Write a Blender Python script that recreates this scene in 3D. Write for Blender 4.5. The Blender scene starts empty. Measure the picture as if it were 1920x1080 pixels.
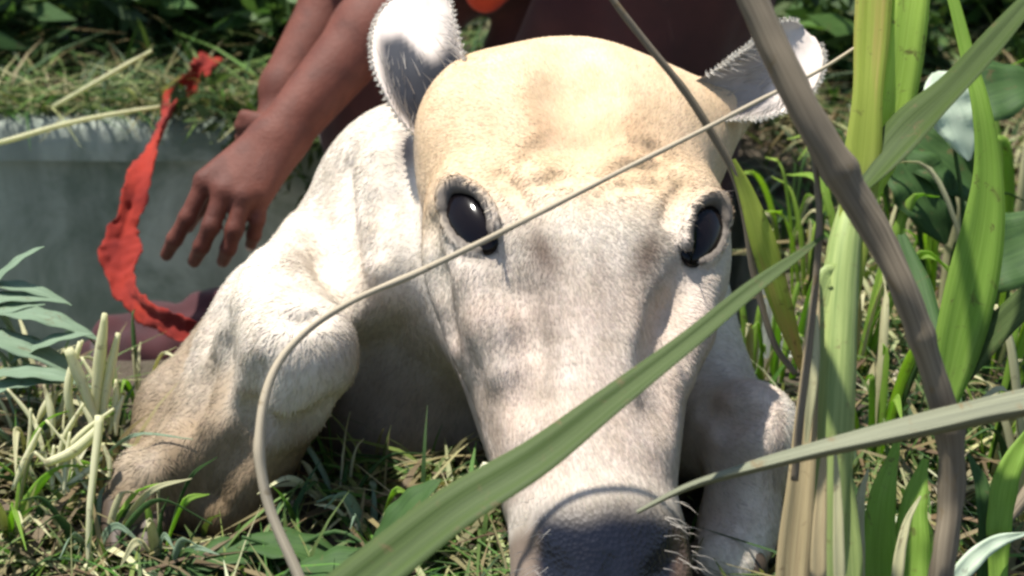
import bpy, math, random
import numpy as np
from mathutils import Vector, noise as mnoise

random.seed(7)
rng = np.random.default_rng(11)
scene = bpy.context.scene
col = scene.collection

# ------------------------------------------------------------------ camera
HC, PITCH, HFOV = 0.87, math.radians(25.0), math.radians(36.0)
cam_d = bpy.data.cameras.new('camera')
cam = bpy.data.objects.new('camera', cam_d); col.objects.link(cam)
cam.location = (0, 0, HC)
cam.rotation_euler = (math.pi / 2 - PITCH, 0, 0)
cam_d.sensor_width = 36.0
cam_d.lens = 18.0 / math.tan(HFOV / 2)
cam_d.clip_start = 0.05; cam_d.clip_end = 500.0
cam_d.dof.use_dof = True
cam_d.dof.focus_distance = 1.40
cam_d.dof.aperture_fstop = 6.3
scene.camera = cam

# ------------------------------------------------------------------ light
SUN_DIR = Vector((-0.27, 0.13, 0.95)).normalized()      # towards the sun
w = bpy.data.worlds.new('World'); scene.world = w; w.use_nodes = True
nt = w.node_tree
bg = nt.nodes['Background']
sky = nt.nodes.new('ShaderNodeTexSky'); sky.sky_type = 'NISHITA'; sky.sun_disc = False
sky.sun_elevation = math.asin(SUN_DIR.z)
sky.sun_rotation = math.atan2(SUN_DIR.x, SUN_DIR.y)
nt.links.new(sky.outputs[0], bg.inputs[0]); bg.inputs[1].default_value = 0.088
sd = bpy.data.lights.new('sun', 'SUN'); sd.energy = 4.4; sd.angle = math.radians(0.9)
sd.color = (1.0, 0.955, 0.88)
sun = bpy.data.objects.new('sun', sd); col.objects.link(sun)
sun.rotation_euler = (-SUN_DIR).to_track_quat('-Z', 'Y').to_euler()
sun.location = SUN_DIR * 10

scene.view_settings.view_transform = 'Standard'
scene.view_settings.look = 'None'
scene.view_settings.gamma = 1.0
scene.view_settings.exposure = 0.92
scene.render.engine = 'CYCLES'
scene.cycles.filter_width = 2.7
scene.cycles.use_denoising = True

# ------------------------------------------------------------------ pixels of the photo -> points at a known depth
F = 960.0 / math.tan(HFOV / 2)
CAM = np.array([0, 0, HC])
FW = np.array([0, math.cos(PITCH), -math.sin(PITCH)])
UP = np.array([0, math.sin(PITCH), math.cos(PITCH)])
RT = np.array([1.0, 0, 0])
def P(u, v, D):
    return CAM + FW * D + RT * ((u - 960) / F * D) + UP * ((540 - v) / F * D)
def G(u, v, z=0.0):
    d = FW + RT * ((u - 960) / F) + UP * ((540 - v) / F)
    return CAM + d * ((z - HC) / d[2])
def pix(p):
    q = np.asarray(p) - CAM
    D = q @ FW
    return 960 + F * (q @ RT) / D, 540 - F * (q @ UP) / D, D
def nrm(v):
    v = np.asarray(v, float); return v / np.linalg.norm(v)

# ------------------------------------------------------------------ materials
def new_mat(name):
    m = bpy.data.materials.new(name); m.use_nodes = True
    return m, m.node_tree, m.node_tree.nodes['Principled BSDF']
def nd(t, typ, **kw):
    n = t.nodes.new(typ)
    for k, v in kw.items(): setattr(n, k, v)
    return n
def mix_rgb(t, fac, a, b, mode='MIX'):
    n = nd(t, 'ShaderNodeMix', data_type='RGBA', blend_type=mode)
    for s, v in ((n.inputs[0], fac), (n.inputs[6], a), (n.inputs[7], b)):
        if hasattr(v, 'is_output'): t.links.new(v, s)
        else: s.default_value = v if not isinstance(v, tuple) or len(v) == 4 else (*v, 1)
    return n.outputs[2]
def noise_tex(t, scale, detail=4, rough=0.55, vec=None, dist=0.0):
    n = nd(t, 'ShaderNodeTexNoise')
    n.inputs['Scale'].default_value = scale; n.inputs['Detail'].default_value = detail
    n.inputs['Roughness'].default_value = rough; n.inputs['Distortion'].default_value = dist
    if vec is not None: t.links.new(vec, n.inputs['Vector'])
    return n
def ramp(t, fac, stops):
    r = nd(t, 'ShaderNodeValToRGB')
    el = r.color_ramp.elements
    while len(el) < len(stops): el.new(0.5)
    for e, (p, c) in zip(el, stops):
        e.position = p; e.color = (*c, 1) if len(c) == 3 else c
    t.links.new(fac, r.inputs[0]); return r.outputs[0]
def bump(t, bs, height, strength, dist):
    b = nd(t, 'ShaderNodeBump'); b.inputs['Strength'].default_value = strength
    b.inputs['Distance'].default_value = dist
    t.links.new(height, b.inputs['Height']); t.links.new(b.outputs[0], bs.inputs['Normal'])

def mat_noise(name, c1, c2, scale, rough=0.85, bstr=0.5, bdist=0.01, c3=None):
    m, t, b = new_mat(name)
    tc = nd(t, 'ShaderNodeTexCoord')
    n = noise_tex(t, scale, 6, 0.6, tc.outputs['Object'])
    stops = [(0.3, c1), (0.7, c2)] if c3 is None else [(0.28, c1), (0.52, c2), (0.72, c3)]
    t.links.new(ramp(t, n.outputs['Fac'], stops), b.inputs['Base Color'])
    b.inputs['Roughness'].default_value = rough
    n2 = noise_tex(t, scale * 4, 6, 0.65, tc.outputs['Object'])
    bump(t, b, n2.outputs['Fac'], bstr, bdist)
    return m

def mat_leaf(name, attr=True, c1=None, c2=None, transl=0.35, rough=0.45, tipc=None):
    """plant tissue: streaked along its length (uv.x across, uv.y along), some light comes through"""
    m, t, b = new_mat(name)
    uv = nd(t, 'ShaderNodeUVMap')
    mp = nd(t, 'ShaderNodeMapping'); t.links.new(uv.outputs[0], mp.inputs[0])
    mp.inputs['Scale'].default_value = (14, 1.6, 1)
    n = noise_tex(t, 1.6, 5, 0.6, mp.outputs[0])
    if attr:
        a = nd(t, 'ShaderNodeVertexColor', layer_name='Col'); base = a.outputs[0]
        dark = mix_rgb(t, 1.0, base, (0.55, 0.58, 0.5, 1), 'MULTIPLY')
        lite = mix_rgb(t, 1.0, base, (1.35, 1.3, 1.25, 1), 'MULTIPLY')
        r = nd(t, 'ShaderNodeMapRange'); t.links.new(n.outputs['Fac'], r.inputs[0])
        r.inputs[1].default_value = 0.3; r.inputs[2].default_value = 0.7
        c = mix_rgb(t, r.outputs[0], dark, lite)
    else:
        c = ramp(t, n.outputs['Fac'], [(0.3, c1), (0.7, c2)])
        if tipc:
            sep = nd(t, 'ShaderNodeSeparateXYZ'); t.links.new(uv.outputs[0], sep.inputs[0])
            big = noise_tex(t, 3.0, 3, 0.6, uv.outputs[0])
            ad = nd(t, 'ShaderNodeMath', operation='ADD'); t.links.new(sep.outputs[1], ad.inputs[0])
            t.links.new(big.outputs['Fac'], ad.inputs[1])
            mr = nd(t, 'ShaderNodeMapRange'); t.links.new(ad.outputs[0], mr.inputs[0])
            mr.inputs[1].default_value = tipc[1]; mr.inputs[2].default_value = tipc[2]
            c = mix_rgb(t, mr.outputs[0], c, tipc[0])
    tco = nd(t, 'ShaderNodeTexCoord')
    sp = noise_tex(t, 55, 4, 0.7, tco.outputs['Object'], 0.5)
    c = mix_rgb(t, ramp(t, sp.outputs['Fac'], [(0.60, (0, 0, 0)), (0.70, (0.7, 0.7, 0.7))]), c, (0.16, 0.11, 0.05, 1))
    t.links.new(c, b.inputs['Base Color'])
    b.inputs['Roughness'].default_value = rough
    b.inputs['Specular IOR Level'].default_value = 0.3
    bump(t, b, n.outputs['Fac'], 0.35, 0.0015)
    if transl > 0:
        tr = nd(t, 'ShaderNodeBsdfTranslucent')
        tc2 = mix_rgb(t, 1.0, c, (1.0, 1.08, 0.55, 1), 'MULTIPLY')
        t.links.new(tc2, tr.inputs[0])
        ms = nd(t, 'ShaderNodeMixShader'); ms.inputs[0].default_value = transl
        t.links.new(b.outputs[0], ms.inputs[1]); t.links.new(tr.outputs[0], ms.inputs[2])
        t.links.new(ms.outputs[0], t.nodes['Material Output'].inputs[0])
    return m

def mat_skin(name, attr='Col', fur=False, sss=0.06, rough=0.6):
    m, t, b = new_mat(name)
    a = nd(t, 'ShaderNodeVertexColor', layer_name=attr)
    ra = nd(t, 'ShaderNodeAttribute', attribute_name='Rough')
    tc = nd(t, 'ShaderNodeTexCoord')
    n = noise_tex(t, 38, 5, 0.6, tc.outputs['Object'])
    dark = mix_rgb(t, 1.0, a.outputs[0], (0.86, 0.84, 0.80, 1) if fur else (0.8, 0.76, 0.74, 1), 'MULTIPLY')
    r = nd(t, 'ShaderNodeMapRange'); t.links.new(n.outputs['Fac'], r.inputs[0])
    r.inputs[1].default_value = 0.35; r.inputs[2].default_value = 0.65
    t.links.new(mix_rgb(t, r.outputs[0], dark, a.outputs[0]), b.inputs['Base Color'])
    t.links.new(ra.outputs['Fac'], b.inputs['Roughness'])
    b.inputs['Specular IOR Level'].default_value = 0.3
    b.inputs['Subsurface Weight'].default_value = sss
    b.inputs['Subsurface Radius'].default_value = (0.012, 0.006, 0.004)
    b.inputs['Subsurface Scale'].default_value = 1.0
    if fur:
        b.inputs['Sheen Weight'].default_value = 0.0
        b.inputs['Sheen Roughness'].default_value = 0.5
        mp = nd(t, 'ShaderNodeMapping'); t.links.new(tc.outputs['Object'], mp.inputs[0])
        mp.inputs['Scale'].default_value = (1.0, 0.25, 0.3)
        n2 = noise_tex(t, 330, 4, 0.7, mp.outputs[0], 0.4)
        n3 = noise_tex(t, 45, 3, 0.5, tc.outputs['Object'])
        ad = nd(t, 'ShaderNodeMath', operation='MULTIPLY_ADD')
        t.links.new(n3.outputs['Fac'], ad.inputs[0]); ad.inputs[1].default_value = 1.2
        t.links.new(n2.outputs['Fac'], ad.inputs[2])
        vo = nd(t, 'ShaderNodeTexVoronoi'); vo.inputs['Scale'].default_value = 260
        t.links.new(tc.outputs['Object'], vo.inputs['Vector'])
        wet = nd(t, 'ShaderNodeMapRange'); t.links.new(ra.outputs['Fac'], wet.inputs[0])
        wet.inputs[1].default_value = 0.6; wet.inputs[2].default_value = 0.36; wet.inputs[3].default_value = 0.0; wet.inputs[4].default_value = 3.0
        pm = nd(t, 'ShaderNodeMath', operation='MULTIPLY_ADD')
        t.links.new(vo.outputs['Distance'], pm.inputs[0]); t.links.new(wet.outputs[0], pm.inputs[1]); t.links.new(ad.outputs[0], pm.inputs[2])
        bump(t, b, pm.outputs[0], 0.22, 0.002)
    else:
        n2 = noise_tex(t, 220, 4, 0.6, tc.outputs['Object'])
        bump(t, b, n2.outputs['Fac'], 0.55, 0.002)
    return m

def mat_cloth(name, c1, c2, scale=40, rough=0.9, sheen=0.1):
    m, t, b = new_mat(name)
    tc = nd(t, 'ShaderNodeTexCoord')
    n = noise_tex(t, 9, 5, 0.6, tc.outputs['Object'])
    t.links.new(ramp(t, n.outputs['Fac'], [(0.3, c1), (0.7, c2)]), b.inputs['Base Color'])
    b.inputs['Roughness'].default_value = rough
    b.inputs['Sheen Weight'].default_value = sheen
    wv = nd(t, 'ShaderNodeTexWave'); wv.inputs['Scale'].default_value = scale * 8
    wv.inputs['Distortion'].default_value = 1.0
    t.links.new(tc.outputs['Object'], wv.inputs['Vector'])
    bump(t, b, wv.outputs['Fac'], 0.25, 0.001)
    return m

def mat_plain(name, c, rough=0.5, spec=0.5):
    m, t, b = new_mat(name)
    tc = nd(t, 'ShaderNodeTexCoord')
    n = noise_tex(t, 60, 4, 0.6, tc.outputs['Object'])
    d = tuple(x * 0.75 for x in c)
    t.links.new(ramp(t, n.outputs['Fac'], [(0.35, d), (0.65, c)]), b.inputs['Base Color'])
    b.inputs['Roughness'].default_value = rough
    b.inputs['Specular IOR Level'].default_value = spec
    return m

# ------------------------------------------------------------------ object helpers
def tag(o, label=None, cat=None, group=None, kind=None):
    for k, v in (('label', label), ('category', cat), ('group', group), ('kind', kind)):
        if v: o[k] = v
    return o
def empty(name, loc):
    o = bpy.data.objects.new(name, None); col.objects.link(o)
    o.location = tuple(loc); o.empty_display_size = 0.05
    return o
def mesh_obj(name, V, Fc, mat, parent=None, smooth=True, cols=None, rough=None, uvs=None):
    """V (n,3) world coordinates, Fc (m,3|4) array or list of tuples; parent an unrotated empty"""
    V = np.asarray(V, np.float32)
    if len(V) and parent is not None:
        L = parent.location
        p = parent
        off = np.array(L, np.float32)
        while p.parent is not None:
            p = p.parent; off = off + np.array(p.location, np.float32)
        V = V - off
    me = bpy.data.meshes.new(name)
    if isinstance(Fc, np.ndarray):
        k = Fc.shape[1]; nf = len(Fc)
        me.vertices.add(len(V)); me.vertices.foreach_set('co', V.ravel())
        me.loops.add(nf * k); me.loops.foreach_set('vertex_index', Fc.astype(np.int32).ravel())
        me.polygons.add(nf)
        me.polygons.foreach_set('loop_start', np.arange(0, nf * k, k, dtype=np.int32))
    else:
        me.from_pydata([tuple(map(float, v)) for v in V], [], [tuple(f) for f in Fc])
    me.update(calc_edges=True)
    if smooth: me.polygons.foreach_set('use_smooth', np.ones(len(me.polygons), bool))
    if cols is not None:
        a = me.color_attributes.new('Col', 'FLOAT_COLOR', 'POINT')
        c4 = np.ones((len(V), 4), np.float32); c4[:, :3] = cols
        a.data.foreach_set('color', c4.ravel())
    if rough is not None:
        a = me.attributes.new('Rough', 'FLOAT', 'POINT')
        a.data.foreach_set('value', np.asarray(rough, np.float32))
    if uvs is not None:
        ul = me.uv_layers.new(name='UVMap')
        li = np.empty(len(me.loops), np.int32); me.loops.foreach_get('vertex_index', li)
        ul.data.foreach_set('uv', np.asarray(uvs, np.float32)[li].ravel())
    if mat: me.materials.append(mat)
    o = bpy.data.objects.new(name, me); col.objects.link(o)
    if parent is not None: o.parent = parent
    return o

def spline(pts, n):
    """Catmull-Rom through rows of pts (any width), n samples"""
    p = np.asarray(pts, float)
    p = np.vstack([2 * p[0] - p[1], p, 2 * p[-1] - p[-2]])
    m = len(p) - 3
    t = np.linspace(0, m - 1e-9, n); i = t.astype(int); f = (t - i)[:, None]
    a, b, c, d = p[i], p[i + 1], p[i + 2], p[i + 3]
    return 0.5 * (2 * b + (c - a) * f + (2 * a - 5 * b + 4 * c - d) * f ** 2 + (3 * b - a - 3 * c + d) * f ** 3)

def tube_geo(path, rad, seg=10, wob=0.0, nodes=None):
    path = np.asarray(path, float); n = len(path)
    T = np.gradient(path, axis=0); T /= np.linalg.norm(T, axis=1)[:, None]
    ref = np.array([0.31, 0.2, 0.93]); 
    if abs(T[0] @ ref) > 0.9: ref = np.array([1.0, 0, 0])
    N = nrm(ref - T[0] * (T[0] @ ref)); V = []; uv = []
    s = np.linspace(0, 1, n)
    for i in range(n):
        N = nrm(N - T[i] * (T[i] @ N)); B = np.cross(T[i], N)
        r = rad[i]
        if nodes:
            for q in nodes: r *= 1 + 0.16 * math.exp(-((s[i] - q) / 0.012) ** 2)
        for k in range(seg):
            a = 2 * math.pi * k / seg
            rr = r * (1 + wob * mnoise.noise(Vector(path[i] * 40) + Vector((k * 0.9, 0, 0))))
            V.append(path[i] + rr * (math.cos(a) * N + math.sin(a) * B)); uv.append((k / seg * 1.0, s[i]))
    Fc = []
    for i in range(n - 1):
        for k in range(seg):
            a, b = i * seg + k, i * seg + (k + 1) % seg
            Fc.append((a, b, b + seg, a + seg))
    Fc.append(tuple(range(seg))[::-1]); Fc.append(tuple((n - 1) * seg + k for k in range(seg)))
    return np.array(V), Fc, np.array(uv)

def blade_geo(path, wid, face, fold=0.25, thick=0.0006, across=5, wave=0.0, seed=0.0):
    """leaf blade: midline path, half width per sample, face = direction the upper side looks to"""
    path = np.asarray(path, float); n = len(path)
    T = np.gradient(path, axis=0); T /= np.linalg.norm(T, axis=1)[:, None]
    V = []; uv = []; s = np.linspace(0, 1, n)
    for side in (0, 1):
        for i in range(n):
            fdir = face[i] if np.ndim(face) == 2 else face
            S = nrm(np.cross(T[i], fdir)); Nn = nrm(np.cross(S, T[i]))
            for k in range(across):
                q = 2 * k / (across - 1) - 1
                h = abs(q) * wid[i] * fold + wave * wid[i] * math.sin(s[i] * 23 + seed + q * 2) * abs(q)
                V.append(path[i] + S * q * wid[i] + Nn * (h - side * thick * (1.6 - abs(q))))
                uv.append((k / (across - 1), s[i]))
    Fc = []; off = n * across
    for i in range(n - 1):
        for k in range(across - 1):
            a = i * across + k
            Fc.append((a, a + 1, a + 1 + across, a + across))
            Fc.append((off + a, off + a + across, off + a + across + 1, off + a + 1))
        for k in (0, across - 1):
            a = i * across + k
            q = (a, a + across, off + a + across, off + a)
            Fc.append(q if k == 0 else q[::-1])
    return np.array(V), Fc, np.array(uv)

def merge(parts):
    V, Fc, U = [], [], []; o = 0
    for v, f, u in parts:
        V.append(v); U.append(u); Fc += [tuple(i + o for i in q) for q in f]; o += len(v)
    return np.vstack(V), Fc, np.vstack(U)

# ------------------------------------------------------------------ implicit surfaces: smooth unions, then surface nets
class Field:
    def __init__(self): self.pr = []
    def _add(self, fn, lo, hi, k, op):
        m = k + 0.02
        self.pr.append((fn, np.asarray(lo) - m, np.asarray(hi) + m, k, op))
    def cone(self, a, b, ra, rb, k=0.03, op=1):
        a = np.asarray(a, float); b = np.asarray(b, float)
        ba = b - a; l2 = ba @ ba; rr = ra - rb; a2 = l2 - rr * rr; il2 = 1 / l2
        def fn(p):
            pa = p - a; y = pa @ ba; z = y - l2
            xx = pa * l2 - y[:, None] * ba
            x2 = np.einsum('ij,ij->i', xx, xx)
            y2 = y * y * l2; z2 = z * z * l2
            kk = np.sign(rr) * rr * rr * x2
            d = (np.sqrt(x2 * a2 * il2) + y * rr) * il2 - ra
            c1 = np.sign(z) * a2 * z2 > kk
            c2 = np.sign(y) * a2 * y2 < kk
            d = np.where(c2, np.sqrt(x2 + y2) * il2 - ra, d)
            return np.where(c1, np.sqrt(x2 + z2) * il2 - rb, d)
        self._add(fn, np.minimum(a - ra, b - rb), np.maximum(a + ra, b + rb), k, op)
    def ball(self, c, r, k=0.03, op=1): self.ell(c, (r, r, r), None, k, op)
    def ell(self, c, r, R=None, k=0.03, op=1):
        c = np.asarray(c, float); r = np.asarray(r, float)
        R = np.eye(3) if R is None else np.asarray(R)        # rows = local axes
        def fn(p):
            q = (p - c) @ R.T
            k0 = np.linalg.norm(q / r, axis=1); k1 = np.linalg.norm(q / (r * r), axis=1)
            return k0 * (k0 - 1) / np.maximum(k1, 1e-9)
        e = np.sqrt(((R * r[:, None]) ** 2).sum(0))
        self._add(fn, c - e, c + e, k, op)
    def ring(self, c, R, ax, ay, r, k=0.01, op=1):
        """elliptic ring in the plane of R[0], R[1]"""
        c = np.asarray(c, float); R = np.asarray(R)
        def fn(p):
            q = (p - c) @ R.T
            s = np.sqrt((q[:, 0] / ax) ** 2 + (q[:, 1] / ay) ** 2)
            dpl = (s - 1) * min(ax, ay)
            return np.sqrt(dpl ** 2 + q[:, 2] ** 2) - r
        m = max(ax, ay) + r
        self._add(fn, c - m, c + m, k, op)
    def __call__(self, p):
        d = np.full(len(p), 0.12)
        for fn, lo, hi, k, op in self.pr:
            m = ((p >= lo) & (p <= hi)).all(1)
            if not m.any(): continue
            b = fn(p[m]); a = d[m]
            if op > 0:
                h = np.maximum(k - np.abs(a - b), 0) / k
                d[m] = np.minimum(a, b) - h * h * k * 0.25
            else:
                b = -b
                h = np.maximum(k - np.abs(a - b), 0) / k
                d[m] = np.maximum(a, b) + h * h * k * 0.25
        return d
    def mesh(self, lo, hi, h, project=2):
        lo = np.asarray(lo, float); hi = np.asarray(hi, float)
        S = 4
        nc = np.ceil((hi - lo) / (h * S)).astype(int)
        ax = [lo[i] + h * S * (np.arange(nc[i]) + 0.5) - h * 0.5 for i in range(3)]
        cg = np.stack(np.meshgrid(*ax, indexing='ij'), -1).reshape(-1, 3)
        dc = self(cg)
        act = np.abs(dc) < h * S * 1.6 + 0.006
        d = np.repeat(np.repeat(np.repeat(dc.reshape(nc), S, 0), S, 1), S, 2).astype(np.float32)
        off = (np.stack(np.meshgrid(*[np.arange(S)] * 3, indexing='ij'), -1).reshape(-1, 3))
        ci = np.stack(np.unravel_index(np.nonzero(act)[0], nc), -1)
        for s0 in range(0, len(ci), 20000):
            idx = (ci[s0:s0 + 20000, None, :] * S + off[None]).reshape(-1, 3)
            d[idx[:, 0], idx[:, 1], idx[:, 2]] = self(lo + idx * h)
        s = d < 0
        n = np.array(d.shape)
        cnt = np.zeros(n - 1, np.int8)
        for a in (0, 1):
            for b in (0, 1):
                for c in (0, 1):
                    cnt += s[a:n[0] - 1 + a, b:n[1] - 1 + b, c:n[2] - 1 + c]
        cell = (cnt > 0) & (cnt < 8)
        I = np.argwhere(cell)
        idx = np.full(cell.shape, -1, np.int32); idx[tuple(I.T)] = np.arange(len(I))
        acc = np.zeros((len(I), 3)); num = np.zeros(len(I))
        C = [(a, b, c) for a in (0, 1) for b in (0, 1) for c in (0, 1)]
        for p in C:
            for axn in range(3):
                if p[axn] == 0:
                    q = list(p); q[axn] = 1
                    d0 = d[I[:, 0] + p[0], I[:, 1] + p[1], I[:, 2] + p[2]]
                    d1 = d[I[:, 0] + q[0], I[:, 1] + q[1], I[:, 2] + q[2]]
                    x = (d0 < 0) != (d1 < 0)
                    t = np.where(x, d0 / np.where(x, d0 - d1, 1), 0)
                    e = np.tile(np.array(p, float), (len(I), 1)); e[:, axn] = t
                    acc[x] += e[x]; num[x] += 1
        V = lo + (I + acc / num[:, None]) * h
        quads = []
        for axn in range(3):
            sl0 = [slice(None)] * 3; sl1 = [slice(None)] * 3
            sl0[axn] = slice(0, n[axn] - 1); sl1[axn] = slice(1, n[axn])
            E = np.argwhere(s[tuple(sl0)] != s[tuple(sl1)])
            o1, o2 = (axn + 1) % 3, (axn + 2) % 3
            ok = (E[:, o1] > 0) & (E[:, o2] > 0) & (E[:, o1] < n[o1] - 1) & (E[:, o2] < n[o2] - 1)
            E = E[ok]
            inside = s[tuple(E.T)]
            def cellid(da, db):
                e = E.copy(); e[:, o1] -= da; e[:, o2] -= db; return idx[tuple(e.T)]
            q = np.stack([cellid(1, 1), cellid(0, 1), cellid(0, 0), cellid(1, 0)], 1)
            q[~inside] = q[~inside][:, ::-1]
            quads.append(q)
        Q = np.vstack(quads); Q = Q[(Q >= 0).all(1)]
        eps = h * 0.4
        for _ in range(project):
            f0 = self(V); g = np.empty_like(V)
            for i in range(3):
                e = np.zeros(3); e[i] = eps
                g[:, i] = (self(V + e) - self(V - e)) / (2 * eps)
            g2 = np.maximum((g * g).sum(1), 0.15)
            st = np.clip(f0 / g2, -h * 0.6, h * 0.6)
            V = V - g * st[:, None]
        return V, Q

def smooth01(a, b, x):
    t = np.clip((x - a) / (b - a), 0, 1); return t * t * (3 - 2 * t)
def fnoise(p, s, seed=0.0):
    """cheap smooth value noise on points, about 0..1"""
    q = np.asarray(p) * s + seed
    v = (np.sin(q[:, 0] * 1.7 + 2.1 * np.sin(q[:, 1] * 1.3)) + np.sin(q[:, 1] * 2.3 + 1.7 * np.sin(q[:, 2] * 1.9 + 1)) +
         np.sin(q[:, 2] * 2.0 + 1.9 * np.sin(q[:, 0] * 1.5 + 2)) + 0.6 * np.sin((q[:, 0] + q[:, 1] - q[:, 2]) * 4.1))
    return v / 7.2 + 0.5

# ================================================================== SETTING
DY0, DY1, DX1, DZ = 1.66, 2.40, 0.34, -0.52          # the drain: near rim, far rim, closed end, floor
def ground_z(x, y):
    z = 0.018 * mnoise.noise(Vector((x * 2.3, y * 2.3, 0))) + 0.010 * mnoise.noise(Vector((x * 9, y * 9, 3)))
    if y > DY1: z += 0.05 * min(1.0, (y - DY1) / 0.8)
    return z
def build_ground():
    near = np.arange(-1.8, 1.801, 0.05)
    xs = sorted(set(np.round(np.concatenate([[-300, -120, -50, -22, -10, -5, -3.2, -2.4], near, [DX1, 2.4, 3.2, 5, 10, 22, 50, 120, 300]]), 4)))
    ys = sorted(set(np.round(np.concatenate([[-300, -120, -50, -20, -8, -3, -1, 0, 0.4], np.arange(0.7, 4.2, 0.05), [DY0, DY1, 4.6, 5.4, 7, 10, 20, 50, 120, 300]]), 4)))
    xs = [x for x in xs if abs(x - DX1) > 0.012 or x == round(DX1, 4)]
    ys = [y for y in ys if (abs(y - DY0) > 0.012 or y == round(DY0, 4)) and (abs(y - DY1) > 0.012 or y == round(DY1, 4))]
    V = []
    for y in ys:
        for x in xs:
            z = ground_z(x, y) if abs(x) < 5 and -1 < y < 5 else 0.0
            V.append((x, y, z))
    nx = len(xs); Fc = []
    for j in range(len(ys) - 1):
        for i in range(nx - 1):
            cx, cy = (xs[i] + xs[i + 1]) / 2, (ys[j] + ys[j + 1]) / 2
            if DY0 < cy < DY1 and cx < DX1: continue
            a = j * nx + i
            Fc.append((a, a + 1, a + 1 + nx, a + nx))
    m = mat_noise('soil', (0.035, 0.026, 0.017), (0.075, 0.058, 0.038), 9, 0.95, 0.9, 0.02, (0.05, 0.055, 0.025))
    o = mesh_obj('ground', V, Fc, m)
    tag(o, kind='structure')
build_ground()

def mat_concrete():
    m, t, b = new_mat('drain_concrete')
    tc = nd(t, 'ShaderNodeTexCoord')
    mp = nd(t, 'ShaderNodeMapping'); t.links.new(tc.outputs['Object'], mp.inputs[0])
    mp.inputs['Scale'].default_value = (5.0, 5.0, 0.9)
    n1 = noise_tex(t, 1.4, 6, 0.6, mp.outputs[0])
    n2 = noise_tex(t, 26, 6, 0.65, tc.outputs['Object'])
    c = ramp(t, n1.outputs['Fac'], [(0.28, (0.19, 0.215, 0.18)), (0.5, (0.36, 0.395, 0.34)), (0.72, (0.46, 0.485, 0.43))])
    c = mix_rgb(t, n2.outputs['Fac'], c, mix_rgb(t, 1.0, c, (0.72, 0.74, 0.72, 1), 'MULTIPLY'))
    n4 = noise_tex(t, 5.5, 5, 0.65, tc.outputs['Object'], 0.6)
    c = mix_rgb(t, ramp(t, n4.outputs['Fac'], [(0.44, (0, 0, 0)), (0.62, (0.8, 0.8, 0.8))]), c, (0.085, 0.12, 0.085, 1))
    t.links.new(c, b.inputs['Base Color']); b.inputs['Roughness'].default_value = 0.9
    bump(t, b, n2.outputs['Fac'], 0.5, 0.006)
    return m
M_conc = mat_concrete()
def box_geo(x0, x1, y0, y1, z0, z1):
    V = [(x, y, z) for z in (z0, z1) for y in (y0, y1) for x in (x0, x1)]
    Fc = [(0, 2, 3, 1), (4, 5, 7, 6), (0, 1, 5, 4), (2, 6, 7, 3), (0, 4, 6, 2), (1, 3, 7, 5)]
    return V, Fc
def lip(name, x0, x1, y0, y1, z0, z1, parent=None):
    """worn kerb-like rim with a wavering edge"""
    n = 60; V = []; Fc = []
    for i in range(n + 1):
        x = x0 + (x1 - x0) * i / n
        w1 = 0.008 * mnoise.noise(Vector((x * 9, y0, 0))); h = 0.006 * mnoise.noise(Vector((x * 14, y1, 5)))
        b = 0.012
        prof = [(y0 + w1, z0), (y0 + w1, z1 - b + h), (y0 + w1 + b, z1 + h), (y1 + w1 - b, z1 + h), (y1 + w1, z1 - b + h), (y1 + w1, z0)]
        V += [(x, y, z) for y, z in prof]
    for i in range(n):
        for k in range(5):
            a = i * 6 + k; Fc.append((a, a + 6, a + 7, a + 1))
    Fc.append(tuple(range(6))); Fc.append(tuple(n * 6 + k for k in range(5, -1, -1)))
    return mesh_obj(name, V, Fc, M_conc, parent)
drain = empty('drain_channel', (0, 2.1, DZ)); tag(drain, kind='structure')
def part_box(name, *a): return mesh_obj(name, *box_geo(*a), M_conc, drain, smooth=False)
part_box('drain_floor', -20, DX1 + 0.1, DY0 - 0.1, DY1 + 0.1, DZ - 0.1, DZ)
part_box('drain_wall', -20, DX1, DY1 + 0.002, DY1 + 0.1, DZ, -0.012)
part_box('drain_wall', -20, DX1, DY0 - 0.1, DY0 - 0.002, DZ, -0.03)
part_box('drain_wall', DX1 + 0.002, DX1 + 0.1, DY0 - 0.1, DY1 + 0.1, DZ, -0.03)
lip('drain_rim', -3.5, -0.72, DY0 - 0.085, DY0 + 0.02, -0.029, 0.035, drain)
lip('drain_rim', -3.5, DX1, DY1 - 0.03, DY1 + 0.085, -0.011, 0.05, drain)

# ================================================================== COW
poll = P(1088, 45, 1.52); muz = P(1140, 1010, 1.30)
HY = nrm(poll - muz)
HX = P(1352, 446, 1.425) - P(868, 415, 1.405); HX = nrm(HX - HY * (HX @ HY))
HZ = np.cross(HX, HY)
HO = P(1106, 425, 1.385)
HR = np.stack([HX, HY, HZ])
def H(x, y, z): return HO + HX * x + HY * y + HZ * z
def toH(p): return (np.asarray(p) - HO) @ HR.T

cow = Field()
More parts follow.
